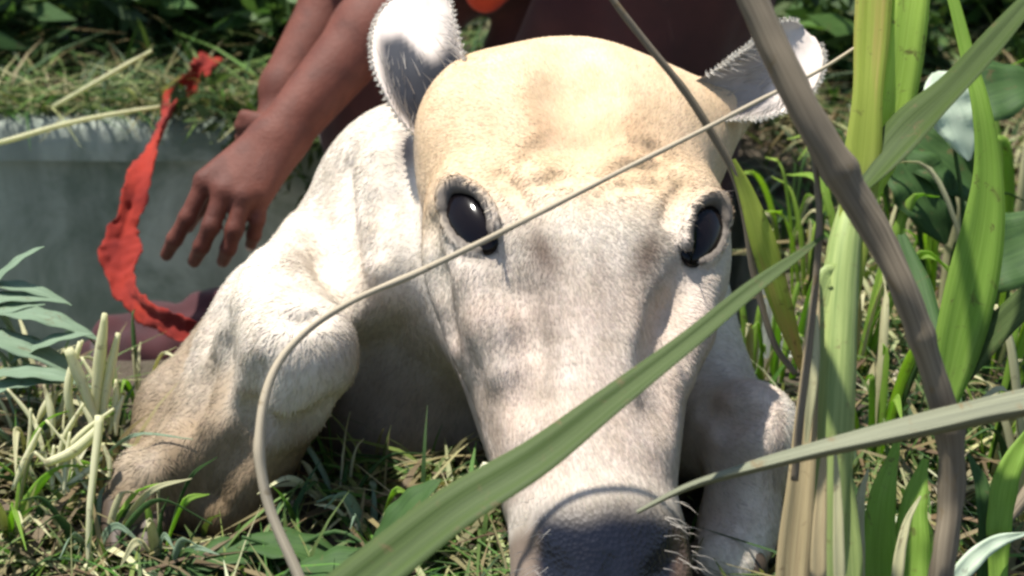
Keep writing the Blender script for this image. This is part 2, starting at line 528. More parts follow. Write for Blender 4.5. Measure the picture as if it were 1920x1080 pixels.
# body behind the head, sliding down into the drain
neck0 = H(0, 0.03, -0.20)
cow.cone(neck0, P(838, 455, 1.80), 0.112, 0.156, 0.05)
cow.cone(H(-0.07, 0.06, -0.19), P(760, 330, 1.74), 0.06, 0.075, 0.05)
cow.cone(P(850, 500, 1.84), (-0.20, 2.02, -0.12), 0.150, 0.165, 0.05)
cow.cone((-0.20, 2.02, -0.14), (-0.17, 2.14, -0.28), 0.165, 0.155, 0.05)
cow.ell((-0.17, 2.17, -0.31), (0.18, 0.14, 0.155), None, 0.05)
cow.ell(P(612, 640, 1.78), (0.098, 0.10, 0.130), None, 0.05)      # shoulder
cow.cone(P(738, 405, 1.76), P(680, 555, 1.73), 0.084, 0.084, 0.04)
cow.ell(P(830, 700, 1.77), (0.115, 0.10, 0.14), None, 0.05)
cow.cone(P(740, 790, 1.74), P(900, 850, 1.74), 0.085, 0.075, 0.05)      # brisket
cow.cone(P(980, 540, 1.72), P(930, 740, 1.77), 0.09, 0.075, 0.05)
cow.cone(P(1120, 560, 1.76), P(1165, 760, 1.70), 0.11, 0.085, 0.05)
# jowl / neck side fold at the left of the cheek
cow.cone(P(735, 330, 1.64), P(752, 480, 1.62), 0.040, 0.052, 0.03)
cow.cone(P(690, 420, 1.66), P(680, 540, 1.64), 0.035, 0.045, 0.03)
# foreleg on the left: elbow, carpus, folded cannon, hoof side
cow.cone(P(530, 590, 1.66), P(556, 655, 1.50), 0.064, 0.052, 0.035)
cow.cone(P(645, 505, 1.74), P(500, 640, 1.66), 0.058, 0.052, 0.05)
cow.cone(P(572, 665, 1.480), P(545, 735, 1.490), 0.042, 0.038, 0.03)
cow.cone(P(600, 640, 1.485), P(612, 690, 1.490), 0.016, 0.014, 0.03)
cow.cone(P(520, 770, 1.535), P(430, 930, 1.580), 0.043, 0.046, 0.04)
cow.cone(P(470, 640, 1.60), P(400, 800, 1.545), 0.018, 0.020, 0.03)
cow.cone(P(420, 930, 1.590), P(330, 950, 1.58), 0.045, 0.034, 0.02)
cow.cone(P(450, 690, 1.62), P(345, 855, 1.58), 0.050, 0.036, 0.04)
cow.cone(P(345, 855, 1.56), P(285, 905, 1.55), 0.034, 0.038, 0.02)
cow.cone(P(285, 905, 1.55), P(262, 955, 1.53), 0.034, 0.032, 0.02)
cow.cone(P(500, 620, 1.78), P(345, 775, 1.72), 0.064, 0.048, 0.025)
cow.cone(P(345, 770, 1.72), P(300, 860, 1.66), 0.050, 0.035, 0.02)
# foreleg on the right
cow.cone(P(1265, 790, 1.66), P(1400, 812, 1.53), 0.066, 0.052, 0.03)
cow.ell(P(1410, 822, 1.51), (0.040, 0.046, 0.044), None, 0.02)
cow.cone(P(1405, 850, 1.51), P(1385, 985, 1.50), 0.040, 0.034, 0.015)
cow.cone(P(1385, 985, 1.50), P(1360, 1060, 1.46), 0.034, 0.034, 0.02)
cow.cone(P(1235, 540, 1.66), P(1318, 690, 1.62), 0.072, 0.046, 0.04)
# hind legs folded in the drain
for sx in (-1, 1):
    c0 = np.array((-0.17 + sx * 0.12, 2.16, -0.33))
    cow.cone(c0, c0 + (sx * 0.05, -0.14, -0.08), 0.10, 0.06, 0.04)
    cow.cone(c0 + (sx * 0.05, -0.14, -0.08), c0 + (sx * 0.07, 0.08, -0.145), 0.05, 0.035, 0.03)
    cow.cone(c0 + (sx * 0.07, 0.08, -0.145), c0 + (sx * 0.08, -0.10, -0.155), 0.034, 0.03, 0.02)
cow.cone((-0.17, 2.29, -0.27), (-0.10, 2.34, -0.40), 0.022, 0.012, 0.03)    # tail root
cow.cone((-0.10, 2.34, -0.40), (-0.02, 2.34, -0.49), 0.012, 0.016, 0.02)
# head
EARB = {-1: P(850, 225, 1.60), 1: P(1385, 172, 1.615)}
cow.ell(H(0, 0.085, -0.115), (0.136, 0.125, 0.092), HR, 0.03)
cow.ell(H(0, 0.060, -0.058), (0.122, 0.155, 0.042), HR, 0.03)
cow.ell(H(0.003, 0.172, -0.100), (0.112, 0.076, 0.076), HR, 0.04)          # poll
cow.cone(H(-0.082, 0.150, -0.105), H(0.090, 0.145, -0.105), 0.054, 0.054, 0.04)
cow.cone(H(-0.080, 0.186, -0.115), H(0.092, 0.178, -0.115), 0.046, 0.046, 0.05)
cow.ell(H(0.003, 0.020, -0.060), (0.122, 0.075, 0.046), HR, 0.04)          # broad plane between the eyes
cow.cone(H(0, -0.01, -0.082), H(0.006, -0.245, -0.066), 0.072, 0.047, 0.04)  # nasal bridge
for s in (-1, 1):
    cow.cone(H(s * 0.058, -0.02, -0.078), H(s * 0.022, -0.235, -0.066), 0.050, 0.042, 0.045)   # flat sides of the bridge
    cow.cone(H(s * 0.080, 0.00, -0.12), H(s * 0.038, -0.22, -0.105), 0.042, 0.030, 0.035)   # cheek
    cow.ell(H(s * 0.090, -0.035, -0.085), (0.030, 0.058, 0.034), HR, 0.035)     # zygomatic
    cow.cone(H(s * 0.068, -0.02, -0.20), H(s * 0.026, -0.24, -0.145), 0.043, 0.030, 0.035)  # jaw
    cow.ell(H(s * 0.092, 0.066, -0.064), (0.036, 0.020, 0.022), HR, 0.03)      # brow
    cow.ell(H(s * 0.100, 0.020, -0.078), (0.034, 0.050, 0.034), HR, 0.04)      # orbit
    cow.cone(H(s * 0.085, 0.125, -0.125), EARB[s], 0.050, 0.028, 0.04)           # ear root
cow.ell(H(0.006, -0.278, -0.066), (0.074, 0.058, 0.054), HR, 0.03)            # muzzle
cow.ell(H(0.006, -0.315, -0.072), (0.073, 0.040, 0.050), HR, 0.03)
cow.ell(H(0.004, -0.295, -0.128), (0.054, 0.055, 0.040), HR, 0.03)             # chin
cow.cone(H(-0.06, -0.325, -0.108), H(0.068, -0.325, -0.108), 0.010, 0.010, 0.012, -1)     # mouth line
EYES = []
EA, EB = 0.0385, 0.0205                                  # half length and half height of the eye opening
for s in (-1, 1):
    n = nrm(HX * (s * (0.40 if s < 0 else 0.38)) + HY * 0.02 + HZ * 0.80)
    c0 = H(-0.066 if s < 0 else 0.072, 0.016 if s < 0 else 0.010, -0.10)
    tt = np.linspace(0, 0.12, 241); fv = cow(c0 + n * tt[:, None])
    c = c0 + n * tt[np.argmax(fv > 0)]                    # on the skin
    a = nrm(HY * 0.86 + HX * s * 0.50); a = nrm(a - n * (a @ n))   # long axis: outer corner high
    R = np.stack([a, np.cross(n, a), n])
    out = R[1] if R[1] @ (HX * s) > 0 else -R[1]
    cow.ell(c + n * 0.003, (EA * 1.0, EB * 1.0, 0.010), R, 0.008, -1)
    def rim(q, e): return c + a * EA * e * np.sign(math.cos(q)) * abs(math.cos(q)) ** 1.0 - out * EB * e * np.sign(math.sin(q)) * abs(math.sin(q)) ** 1.35
    arc = [rim(q, 1.05) + n * (0.0005 + 0.0045 * math.sin(max(q, 0))) for q in np.linspace(-0.2, 2.7, 10)]
    for k in range(9): cow.cone(arc[k], arc[k + 1], 0.0032, 0.0032, 0.010)
    arc = [rim(q, 1.04) - n * 0.001 for q in np.linspace(3.3, 6.0, 9)]
    for k in range(8): cow.cone(arc[k], arc[k + 1], 0.0022, 0.0022, 0.008)
    arc = [rim(q, 1.03) + n * 0.0030 for q in np.linspace(-0.85, 0.85, 6)]       # lid over the outer corner
    for k in range(5): cow.cone(arc[k], arc[k + 1], 0.0042, 0.0042, 0.008)
    EYES.append((c, R, s))
for s in (-1, 1):                                                            # nostrils
    cow.cone(H(0.004 + s * 0.046, -0.310, -0.014), H(0.004 + s * 0.064, -0.288, -0.026), 0.013, 0.009, 0.014, -1)
cow.cone(H(0.004, -0.355, -0.035), H(0.004, -0.30, -0.008), 0.004, 0.003, 0.012, -1)   # philtrum

def skin_at(u, v):
    D = np.arange(1.10, 2.3, 0.003); pts = np.array([P(u, v, d) for d in D]); f = cow(pts)
    k = np.argmax(f < 0); return pts[k] if f[k] < 0 else None
def crease(px, r, k, op=-1, off=0.7):
    hits = [skin_at(*p) for p in px]; hits = [h for h in hits if h is not None]
    pts = [h + nrm(CAM - h) * r * (off if op < 0 else -off) for h in hits]
    n = len(pts)
    for i in range(n - 1):
        ra = r * (0.55 + 0.45 * math.sin(math.pi * (i + 0.01) / n)); rb = r * (0.55 + 0.45 * math.sin(math.pi * (i + 1) / n))
        if np.linalg.norm(pts[i + 1] - pts[i]) < 0.12: cow.cone(pts[i], pts[i + 1], ra, rb, k, op)
crease([(645, 320), (628, 400), (628, 470), (650, 540)], 0.012, 0.035)            # neck against shoulder
crease([(700, 300), (712, 380), (700, 460)], 0.008, 0.025)
crease([(770, 340), (800, 430), (812, 520), (836, 620)], 0.008, 0.022)             # behind the cheek
crease([(392, 600), (360, 690), (330, 760), (296, 800)], 0.020, 0.03)              # between ribs and leg
crease([(455, 800), (520, 818), (580, 808), (618, 770)], 0.012, 0.025)             # under the knee
crease([(520, 590), (560, 600), (600, 588)], 0.006, 0.015)
crease([(560, 430), (510, 510), (470, 560)], 0.013, 0.04, 1, 0.5)                  # shoulder blade
crease([(430, 620), (400, 700), (372, 770), (330, 830), (290, 890)], 0.010, 0.025, 1, 0.3)   # tendon
crease([(480, 700), (470, 780), (440, 860), (400, 930)], 0.009, 0.025)
crease([(930, 500), (955, 570), (975, 650), (985, 740)], 0.010, 0.035)             # hollow below the eyes
crease([(1290, 530), (1270, 600), (1252, 680), (1240, 760)], 0.010, 0.035)
crease([(895, 520), (925, 610), (950, 690)], 0.009, 0.03, 1, 0.2)                  # facial crest
crease([(1325, 540), (1300, 620), (1275, 700)], 0.009, 0.03, 1, 0.2)
for k_, (u0, v0, u1, v1) in enumerate([(1010, 345, 1090, 330), (1120, 330, 1230, 315), (1140, 352, 1240, 345), (985, 300, 1030, 262), (1200, 270, 1260, 300), (940, 330, 985, 390), (1280, 350, 1250, 410)]):
    crease([(u0, v0), ((u0 + u1) / 2, (v0 + v1) / 2 - 6), (u1, v1)], 0.0045, 0.012)
crease([(1060, 90), (1075, 170), (1085, 250)], 0.012, 0.05)                         # shallow furrow of the forehead
crease([(1320, 760), (1360, 790), (1400, 770)], 0.008, 0.02)
Vc, Qc = cow.mesh((-0.62, 0.88, -0.53), (0.42, 2.52, 0.56), 0.0046)

def cow_colors(V):
    n = len(V); c = np.empty((n, 3)); c[:] = (0.70, 0.625, 0.53)
    ro = np.full(n, 0.78)
    h = toH(V); x, y, z = h.T
    head = smooth01(-0.26, -0.20, z) * (np.abs(x) < 0.2) * smooth01(-0.42, -0.36, y)
    n1 = fnoise(V, 9); n2 = fnoise(V, 31, 4); n3 = fnoise(V, 90, 2)
    def put(mask, rgb):
        m = np.clip(mask, 0, 1)[:, None]; c[:] = c * (1 - m) + np.array(rgb) * m
    put(0.45 * smooth01(0.35, 0.75, n1), (0.69, 0.615, 0.505))
    # warm buff forehead with a darker whorl
    put(head * 0.80 * smooth01(-0.01, 0.06, y) * smooth01(-0.16, -0.08, z), (0.73, 0.515, 0.295))
    put(head * 0.85 * np.exp(-((x - 0.015) / 0.085) ** 2 - ((y - 0.100) / 0.036) ** 2) * (0.6 + 0.6 * n2), (0.50, 0.325, 0.19))
    # nose bridge greyish buff
    put(head * 0.75 * smooth01(0.02, -0.08, y) * smooth01(-0.26, -0.2, y) * (0.45 + n2 * 0.8), (0.56, 0.435, 0.36))
    st = fnoise(np.stack([x * 75, y * 13, z * 30], 1), 1.0, 5)                  # long soft streaks down the face
    put(head * 0.55 * smooth01(0.50, 0.80, st) * smooth01(0.0, -0.06, y), (0.40, 0.33, 0.275))
    put(head * 0.35 * smooth01(0.52, 0.8, fnoise(V, 22, 8)) * 0.5 * smooth01(-0.13, -0.06, z), (0.56, 0.43, 0.32))
    put(head * 0.22 * smooth01(0.55, 0.8, n3) * smooth01(0, -0.1, y), (0.45, 0.38, 0.31))
    # dark lids and tear stains
    for (ec, R, s) in EYES:
        q = (V - ec) @ R.T
        r = np.sqrt((q[:, 0] / EA) ** 2 + (q[:, 1] / EB) ** 2)
        fr = smooth01(-0.03, -0.015, q[:, 2])
        put(head * fr * (1 - smooth01(1.04, 1.16, r)) * (1 - 0.6 * smooth01(0.88, 0.98, q[:, 0] / EA)), (0.022, 0.024, 0.022))
        put(head * fr * 0.35 * (1 - smooth01(1.2, 1.9, r)), (0.40, 0.335, 0.285))
        dx = x - s * 0.046 - 0.004; dy = y + 0.024
        put(head * 0.95 * np.exp(-((dx - 0.3 * s * dy) / 0.016) ** 2 - (dy / 0.030) ** 2) * smooth01(-0.1, -0.06, z), (0.14, 0.10, 0.075))
    # muzzle skin
    band = smooth01(-0.222, -0.268, y + 0.020 * (n2 - 0.5)) * (1 - smooth01(0.066, 0.084, np.abs(x - 0.004)))
    put(head * band * 0.55, (0.26, 0.22, 0.18))
    pad = smooth01(-0.242, -0.272, y + 0.014 * (n2 - 0.5)) * (1 - smooth01(0.066, 0.080, np.abs(x - 0.018)))
    put(head * pad, (0.013, 0.015, 0.024))
    ro = ro * (1 - head * pad) + 0.24 * head * pad
    wing = smooth01(-0.255, -0.275, y) * smooth01(0.05, 0.062, np.abs(x - 0.004)) * smooth01(-0.09, -0.06, z)
    put(head * wing * 0.75, (0.13, 0.085, 0.06))
    # shaded hollow behind the ear painted as a neck spot, smudges on the shoulder
    u, v, D = pix(V)
    body = 1 - head
    put(0.85 * np.exp(-((u - 762) / 24) ** 2 - ((v - 285) / 46) ** 2) * (D < 1.8) * (x < -0.12), (0.19, 0.155, 0.14))
    put(body * 0.50 * smooth01(0.50, 0.8, n2) * smooth01(0.3, 0.6, n1), (0.47, 0.41, 0.34))
    put(body * 0.22 * smooth01(0.50, 0.75, fnoise(V, 17, 6)), (0.56, 0.49, 0.40))
    # mud on the legs and belly
    mud = smooth01(0.130, 0.04, V[:, 2] + 0.05 * (n2 - 0.5)) * (V[:, 1] < 1.7)
    put(body * mud * 0.85, (0.20, 0.145, 0.085))
    leg = smooth01(0.19, 0.09, V[:, 2] + 0.05 * (n2 - 0.5)) * smooth01(-0.16, -0.20, V[:, 0]) * (V[:, 1] < 1.7)
    put(body * leg * (0.35 + 0.5 * smooth01(-0.40, -0.30, V[:, 0])), (0.21, 0.145, 0.08))  # foreleg mud, deepened to the right where the leg's shaded side is painted in
    put(body * 0.88 * np.exp(-((u - 790) / 160) ** 2 - ((v - 770) / 130) ** 2) * (0.55 + 0.7 * n1) * (V[:, 1] < 1.8), (0.27, 0.215, 0.165))     # chest shade under the head, painted brown onto the brisket
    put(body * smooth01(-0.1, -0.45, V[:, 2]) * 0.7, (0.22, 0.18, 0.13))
    return c, ro
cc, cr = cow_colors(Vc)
M_coat = mat_skin('cow_coat', fur=True, sss=0.0)
cow_root = empty('cow', (-0.05, 1.5, 0.0))
tag(cow_root, 'cream white cow lying with its head towards us, half down in the drain', 'cow')
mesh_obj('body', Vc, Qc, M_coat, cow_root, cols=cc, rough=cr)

# short coat: every hair a thin sliver lying along the skin
def coat_hair(V, Q, C, n, ln, parent):
    a, b, c_, d = (V[Q[:, k]] for k in range(4))
    nn = np.cross(c_ - a, d - b); ar = np.linalg.norm(nn, axis=1); nn /= np.maximum(ar, 1e-12)[:, None]
    ctr = (a + b + c_ + d) / 4
    h = toH(ctr)
    wgt = ar * (ctr[:, 2] > -0.05) * (1 + 1.2 * (h[:, 2] > -0.16) * (np.abs(h[:, 0]) < 0.17) * (h[:, 1] > -0.4))
    wgt *= 1 - smooth01(-0.246, -0.262, h[:, 1]) * (np.abs(h[:, 0]) < 0.075) * (h[:, 2] > -0.11)
    for (ec, R, s_) in EYES:
        q = (ctr - ec) @ R.T
        wgt *= np.where((np.sqrt((q[:, 0] / EA) ** 2 + (q[:, 1] / EB) ** 2) < 1.07) & (q[:, 2] > -0.02), 0, 1)
    fi = rng.choice(len(Q), n, p=wgt / wgt.sum())
    u, v = rng.uniform(0, 1, (2, n, 1))
    p = (a[fi] * (1 - u) + b[fi] * u) * (1 - v) + (d[fi] * (1 - u) + c_[fi] * u) * v
    N = nn[fi]; hp = toH(p)
    hd = (smooth01(-0.24, -0.18, hp[:, 2]) * (np.abs(hp[:, 0]) < 0.18) * (hp[:, 1] > -0.4))[:, None]
    rad_ = hp[:, :1] * HX + (hp[:, 1:2] - 0.06) * HY                       # away from the forehead whorl
    swirl = np.cross(np.tile(HZ, (n, 1)), rad_) * 0.35
    fl = hd * (rad_ + swirl) * 8 + (1 - hd) * np.array((-0.25, 0.35, -0.8))
    fl = fl + rng.normal(0, 0.22, (n, 3)); fl -= N * (fl * N).sum(1)[:, None]
    fl /= np.maximum(np.linalg.norm(fl, axis=1), 1e-6)[:, None]
    L = (ln * rng.uniform(0.5, 1.25, n) * (1 - 0.45 * hd[:, 0]))[:, None]
    S = np.cross(N, fl); lift = np.where((rng.uniform(0, 1, (n, 1)) < 0.02) & (hd < 0.5), rng.uniform(0.08, 0.2, (n, 1)), rng.uniform(0.05, 0.08, (n, 1))); wd = 0.00055
    p1 = p + fl * L * 0.55 + N * L * lift * 0.75; p2 = p + fl * L + N * L * lift * 0.9
    VV = np.stack([p - S * wd - N * 0.0001, p + S * wd - N * 0.0001, p1 + S * wd * 0.8, p1 - S * wd * 0.8, p2], 1).reshape(-1, 3)
    o5 = (np.arange(n) * 5)[:, None]
    T = np.concatenate([o5 + [[0, 2, 1]], o5 + [[0, 3, 2]], o5 + [[3, 4, 2]]], 0)
    cl = C[Q[fi, 0]] * rng.uniform(0.80, 1.12, (n, 1)) * rng.uniform(0.97, 1.03, (n, 3))
    o = mesh_obj('coat_hair', VV, T, M_coat, parent, cols=np.repeat(cl, 5, 0), rough=np.full(n * 5, 0.6))
    o.data.normals_split_custom_set_from_vertices(np.repeat(N * 0.9 + fl * 0.12, 5, 0).tolist())     # shade with the skin below
    o['kind'] = 'stuff'
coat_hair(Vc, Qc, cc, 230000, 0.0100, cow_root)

# eyes
def mat_eye():
    m, t, b = new_mat('cow_eye')
    tc = nd(t, 'ShaderNodeTexCoord')
    n = noise_tex(t, 30, 3, 0.5, tc.outputs['Object'])
    t.links.new(ramp(t, n.outputs['Fac'], [(0.3, (0.004, 0.003, 0.004)), (0.7, (0.010, 0.007, 0.006))]), b.inputs['Base Color'])
    b.inputs['Roughness'].default_value = 0.10; b.inputs['Specular IOR Level'].default_value = 0.22
    return m
M_eye = mat_eye()
def uvsphere(c, r, R, nu=28, nv=18):
    V = []; Fc = []
    for j in range(nv + 1):
        th = math.pi * j / nv
        for i in range(nu):
            ph = 2 * math.pi * i / nu
            q = np.array((r[0] * math.sin(th) * math.cos(ph), r[1] * math.sin(th) * math.sin(ph), r[2] * math.cos(th)))
            V.append(c + q @ R)
    for j in range(nv):
        for i in range(nu):
            a = j * nu + i; b = j * nu + (i + 1) % nu
            Fc.append((a, a + nu, b + nu, b))
    return V, Fc
for (ec, R, s) in EYES:
    mesh_obj('eye', *uvsphere(ec - R[2] * 0.0075, (EA * 1.08, EB * 1.10, 0.0130), R), M_eye, cow_root)

def lashes(ec, R, s):
    out = R[1] if R[1] @ (HX * s) > 0 else -R[1]
    V = []; Fc = []
    for k in range(46):
        q = random.uniform(0.1, 2.6)
        b = ec + R[0] * EA * 1.06 * math.cos(q) - out * EB * 1.06 * math.sin(q) + R[2] * 0.006
        d = nrm(R[2] * 0.7 + (b - ec) / EA * 0.35 - HY * 0.45 + np.array([random.gauss(0, 0.15) for _ in range(3)]))
        L = random.uniform(0.010, 0.019); sd2 = nrm(np.cross(d, R[2])) * 0.00045
        m = b + d * L * 0.55 - HY * 0.0015; t2 = b + d * L - HY * 0.004
        o = len(V); V += [b - sd2, b + sd2, m + sd2 * 0.7, m - sd2 * 0.7, t2]; Fc += [(o, o + 1, o + 2), (o, o + 2, o + 3), (o + 3, o + 2, o + 4)]
    mesh_obj('eyelashes', V, Fc, M_lash, cow_root)['kind'] = 'stuff'
M_lash = mat_plain('lash', (0.10, 0.08, 0.065), 0.6)
for e in EYES: lashes(*e)
# ears: cupped leaf with thickness, rim curled in
def ear(base, mid, tip, face, W, cup, dark, seedv, curl=0.35):
    n, ac = 34, 21
    path = spline([base, mid, tip], n)
    T = np.gradient(path, axis=0); T /= np.linalg.norm(T, axis=1)[:, None]
    V = []; C = []; s = np.linspace(0, 1, n)
    for side in (0, 1):
        for i in range(n):
            S = nrm(np.cross(T[i], face)); N = nrm(np.cross(S, T[i]))
            wv = W * (0.78 + 0.22 * smooth01(0.0, 0.38, s[i])) * math.sqrt(max(0.0, 1 - max(0, (s[i] - 0.45) / 0.56) ** 2.3))
            cu = cup * (1.25 - 0.75 * s[i])
            for k in range(ac):
                q = 2 * k / (ac - 1) - 1
                a = q * cu                                  # bend across into a trough
                rr = wv / max(cu, 0.2)
                px = math.sin(a) * rr * 1.0; pz = (1 - math.cos(a)) * rr
                th = (0.0042 + 0.0035 * (1 - s[i])) * (1 - 0.35 * abs(q))
                wob = 0.0022 * mnoise.noise(Vector((q * 3, s[i] * 5, seedv)))
                V.append(path[i] + S * px + N * (pz - side * th + wob) + N * curl * 0.02 * s[i] ** 3)
                if side == 0:
                    dk = dark * (1 - smooth01(0.56, 0.68, s[i] + 0.24 * q + 0.05 * math.sin(q * 7 + seedv))) * (1 - smooth01(0.72, 0.93, abs(q)))  # dark inner skin, with the shadow inside the cup painted in diagonally
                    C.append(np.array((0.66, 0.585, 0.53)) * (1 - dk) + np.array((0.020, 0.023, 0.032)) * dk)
                else: C.append((0.70, 0.64, 0.55))
    Fc = []; off = n * ac
    for i in range(n - 1):
        for k in range(ac - 1):
            a = i * ac + k
            Fc.append((a, a + 1, a + 1 + ac, a + ac)); Fc.append((off + a, off + a + ac, off + a + ac + 1, off + a + 1))
        for k in (0, ac - 1):
            a = i * ac + k; q = (a, a + ac, off + a + ac, off + a); Fc.append(q if k == 0 else q[::-1])
    for k in range(ac - 1):
        a = (n - 1) * ac + k; Fc.append((a, a + 1, off + a + 1, off + a))
    V = np.array(V); C = np.array(C)
    e = mesh_obj('ear', V, Fc, M_coat, cow_root, cols=C, rough=np.full(len(V), 0.75))
    r = np.random.default_rng(int(seedv)); HV = []; HF = []; HCc = []
    def hair_at(idx, d, L, c):
        b = V[idx]; d = nrm(d); sd2 = nrm(np.cross(d, FW)) * 0.0004; o = len(HV)
        m = b + d * L * 0.5; t2 = b + d * L + np.array((0, 0, -0.12 * L))
        HV.extend([b - sd2, b + sd2, m + sd2 * 0.8, m - sd2 * 0.8, t2]); HF.extend([(o, o + 1, o + 2), (o, o + 2, o + 3), (o + 3, o + 2, o + 4)]); HCc.extend([c] * 5)
    for _ in range(2400):                                   # fringe on the rim
        i = int(r.integers(3, n - 1)); k = 0 if r.random() < 0.5 else ac - 1
        S = nrm(np.cross(T[i], face)); hair_at(i * ac + k, S * (-1 if k == 0 else 1) * r.uniform(-0.5, 0.9) + T[i] * r.uniform(0.3, 1) + face * r.uniform(-0.2, 0.5) + r.normal(0, 0.2, 3), r.uniform(0.002, 0.0065), np.array((0.74, 0.69, 0.60)) * r.uniform(0.8, 1.05))
    for _ in range(170):                                    # long hair inside
        i = int(r.integers(4, int(n * 0.62))); k = int(r.integers(2, ac - 2)) if r.random() < 0.4 else int(r.choice([1, 2, 3, ac - 4, ac - 3, ac - 2]))
        hair_at(i * ac + k, T[i] * 0.9 + face * 0.5 - np.cross(T[i], face) * (k / (ac - 1) - 0.5) * 1.2 + r.normal(0, 0.2, 3), r.uniform(0.010, 0.028), np.array((0.50, 0.46, 0.41)) * r.uniform(0.5, 1.05))
    h = mesh_obj('ear_hair', np.array(HV), np.array(HF), M_coat, cow_root, cols=np.array(HCc), rough=np.full(len(HV), 0.6)); h['kind'] = 'stuff'
    h.parent = e; h.matrix_parent_inverse.identity()
    return e
ear(P(868, 268, 1.560), P(806, 130, 1.560), P(776, -8, 1.625), nrm(-FW * 0.80 - RT * 0.40 + UP * 0.42), 0.057, 1.30, 1.0, 1.0, 0.3)
ear(P(1300, 205, 1.560), P(1425, 158, 1.580), P(1514, 60, 1.600), nrm(-FW * 0.84 + UP * 0.20 + RT * 0.30), 0.049, 1.40, 0.5, 6.0, 0.0)
# whiskers on the muzzle
HV = []; HF = []
for _ in range(46):
    sx = random.choice((-1, 1)); b = H(0.004 + sx * random.uniform(0.045, 0.078), random.uniform(-0.30, -0.235), -0.05)
    b = b + HZ * 0.06; t_ = np.linspace(0, 0.09, 60); f = cow(b - HZ * t_[:, None]); k = np.argmax(f < 0.001)
    if f[k] >= 0.001: continue
    b = b - HZ * t_[k]; d = nrm(HX * sx * random.uniform(0.4, 1) - HY * random.uniform(0.1, 0.7) + HZ * random.uniform(0.3, 0.9)); L = random.uniform(0.010, 0.030)
    sd2 = nrm(np.cross(d, FW)) * 0.0003; m = b + d * L * 0.5; o = len(HV)
    HV += [b - sd2, b + sd2, m + sd2 * 0.7, m - sd2 * 0.7, b + d * L - np.array((0, 0, L * 0.2))]; HF += [(o, o + 1, o + 2), (o, o + 2, o + 3), (o + 3, o + 2, o + 4)]
mesh_obj('whiskers', HV, HF, mat_plain('whisker', (0.55, 0.50, 0.43), 0.5), cow_root)['kind'] = 'stuff'

# hooves
M_horn = mat_plain('hoof_horn', (0.075, 0.052, 0.035), 0.6)
def hoof(a, b, spread):
    a = np.asarray(a); b = np.asarray(b); T = nrm(b - a); S = nrm(np.cross(T, (0.1, 0.2, 1)))
    f = Field()
    for s in (-1, 1):
        f.cone(a + S * s * spread * 0.9, b + S * s * spread * 0.8 + T * 0.012, 0.024, 0.010, 0.006)
    lo = np.minimum(a, b) - 0.06; hi = np.maximum(a, b) + 0.06
    V, Q = f.mesh(lo, hi, 0.003)
    mesh_obj('hoof', V, Q, M_horn, cow_root)
hoof(P(262, 955, 1.53), P(250, 1010, 1.50), 0.017)
hoof(P(1360, 1060, 1.46), P(1350, 1110, 1.44), 0.017)
for sx in (-1, 1):
    c0 = np.array((-0.17 + sx * 0.12 + sx * 0.08, 2.06, -0.485)); hoof(c0, c0 + (sx * 0.005, -0.05, -0.005), 0.014)

# ================================================================== PERSON bending over the cow
pf = Field()
pelvis = np.array((0.24, 2.22, 0.37)); chest = np.array((0.02, 2.22, 0.60)); neckp = np.array((-0.12, 2.24, 0.70))
headp = np.array((-0.235, 2.23, 0.745))
shN = np.array((-0.055, 2.11, 0.635)); shF = np.array((-0.055, 2.38, 0.635))
elN = P(792, -62, 2.10); wrN = P(520, 262, 1.99)
elF = P(705, -110, 2.30); wrF = P(535, 165, 2.22)
pf.ell(pelvis, (0.125, 0.155, 0.12), None, 0.05)
pf.cone(pelvis, chest, 0.115, 0.125, 0.05)
pf.ell(chest, (0.12, 0.165, 0.11), None, 0.05)
pf.cone(chest, neckp, 0.085, 0.055, 0.05)
pf.cone(neckp, headp, 0.052, 0.055, 0.03)
pf.ell(headp + (-0.015, 0, 0.02), (0.098, 0.076, 0.100), None, 0.03)
pf.cone(headp + (-0.05, 0, -0.03), headp + (-0.075, 0, -0.075), 0.055, 0.034, 0.03)   # jaw
pf.cone(headp + (-0.105, 0, -0.005), headp + (-0.122, 0, -0.03), 0.010, 0.014, 0.012)  # nose
pf.cone(headp + (-0.10, -0.025, -0.070), headp + (-0.10, 0.025, -0.070), 0.009, 0.009, 0.01)  # lips
for s in (-1, 1):
    pf.ell(headp + (0.0, s * 0.078, 0.0), (0.026, 0.010, 0.034), None, 0.01)              # ears
    pf.ball(headp + (-0.098, s * 0.032, 0.012), 0.012, 0.01, -1)
    pf.ball(headp + (-0.086, s * 0.032, 0.012), 0.013, 0.004)
# near arm
pf.cone(shN, elN, 0.052, 0.041, 0.03)
md = elN * 0.62 + wrN * 0.38
pf.cone(elN, md, 0.044, 0.046, 0.02); pf.cone(md, wrN, 0.046, 0.033, 0.02)
pf.cone(shF, elF, 0.052, 0.042, 0.03)
mdF = elF * 0.6 + wrF * 0.4
pf.cone(elF, mdF, 0.048, 0.052, 0.02); pf.cone(mdF, wrF, 0.052, 0.036, 0.02)
# near hand: left hand, back towards us, fingers hanging down
kn = [P(386, 340, 1.955), P(420, 358, 1.945), P(456, 368, 1.945), P(490, 364, 1.955)]
for i, k in enumerate(kn):
    a = wrN + (k - wrN) * 0.1 + nrm(np.cross(k - wrN, FW)) * 0.0
    pf.cone(wrN + RT * (i - 1.5) * 0.011, k, 0.022, 0.0155, 0.016)
fing = [[(352, 408, 1.955), (328, 448, 1.965), (312, 478, 1.985)],
        [(396, 424, 1.94), (378, 462, 1.95), (364, 490, 1.97)],
        [(440, 430, 1.94), (428, 466, 1.95), (418, 490, 1.97)],
        [(482, 412, 1.955), (476, 440, 1.965), (470, 460, 1.98)]]
rad = [(0.0115, 0.0098, 0.0088, 0.0072), (0.0120, 0.0102, 0.0090, 0.0075), (0.0115, 0.0098, 0.0088, 0.0072), (0.0100, 0.0086, 0.0078, 0.0066)]
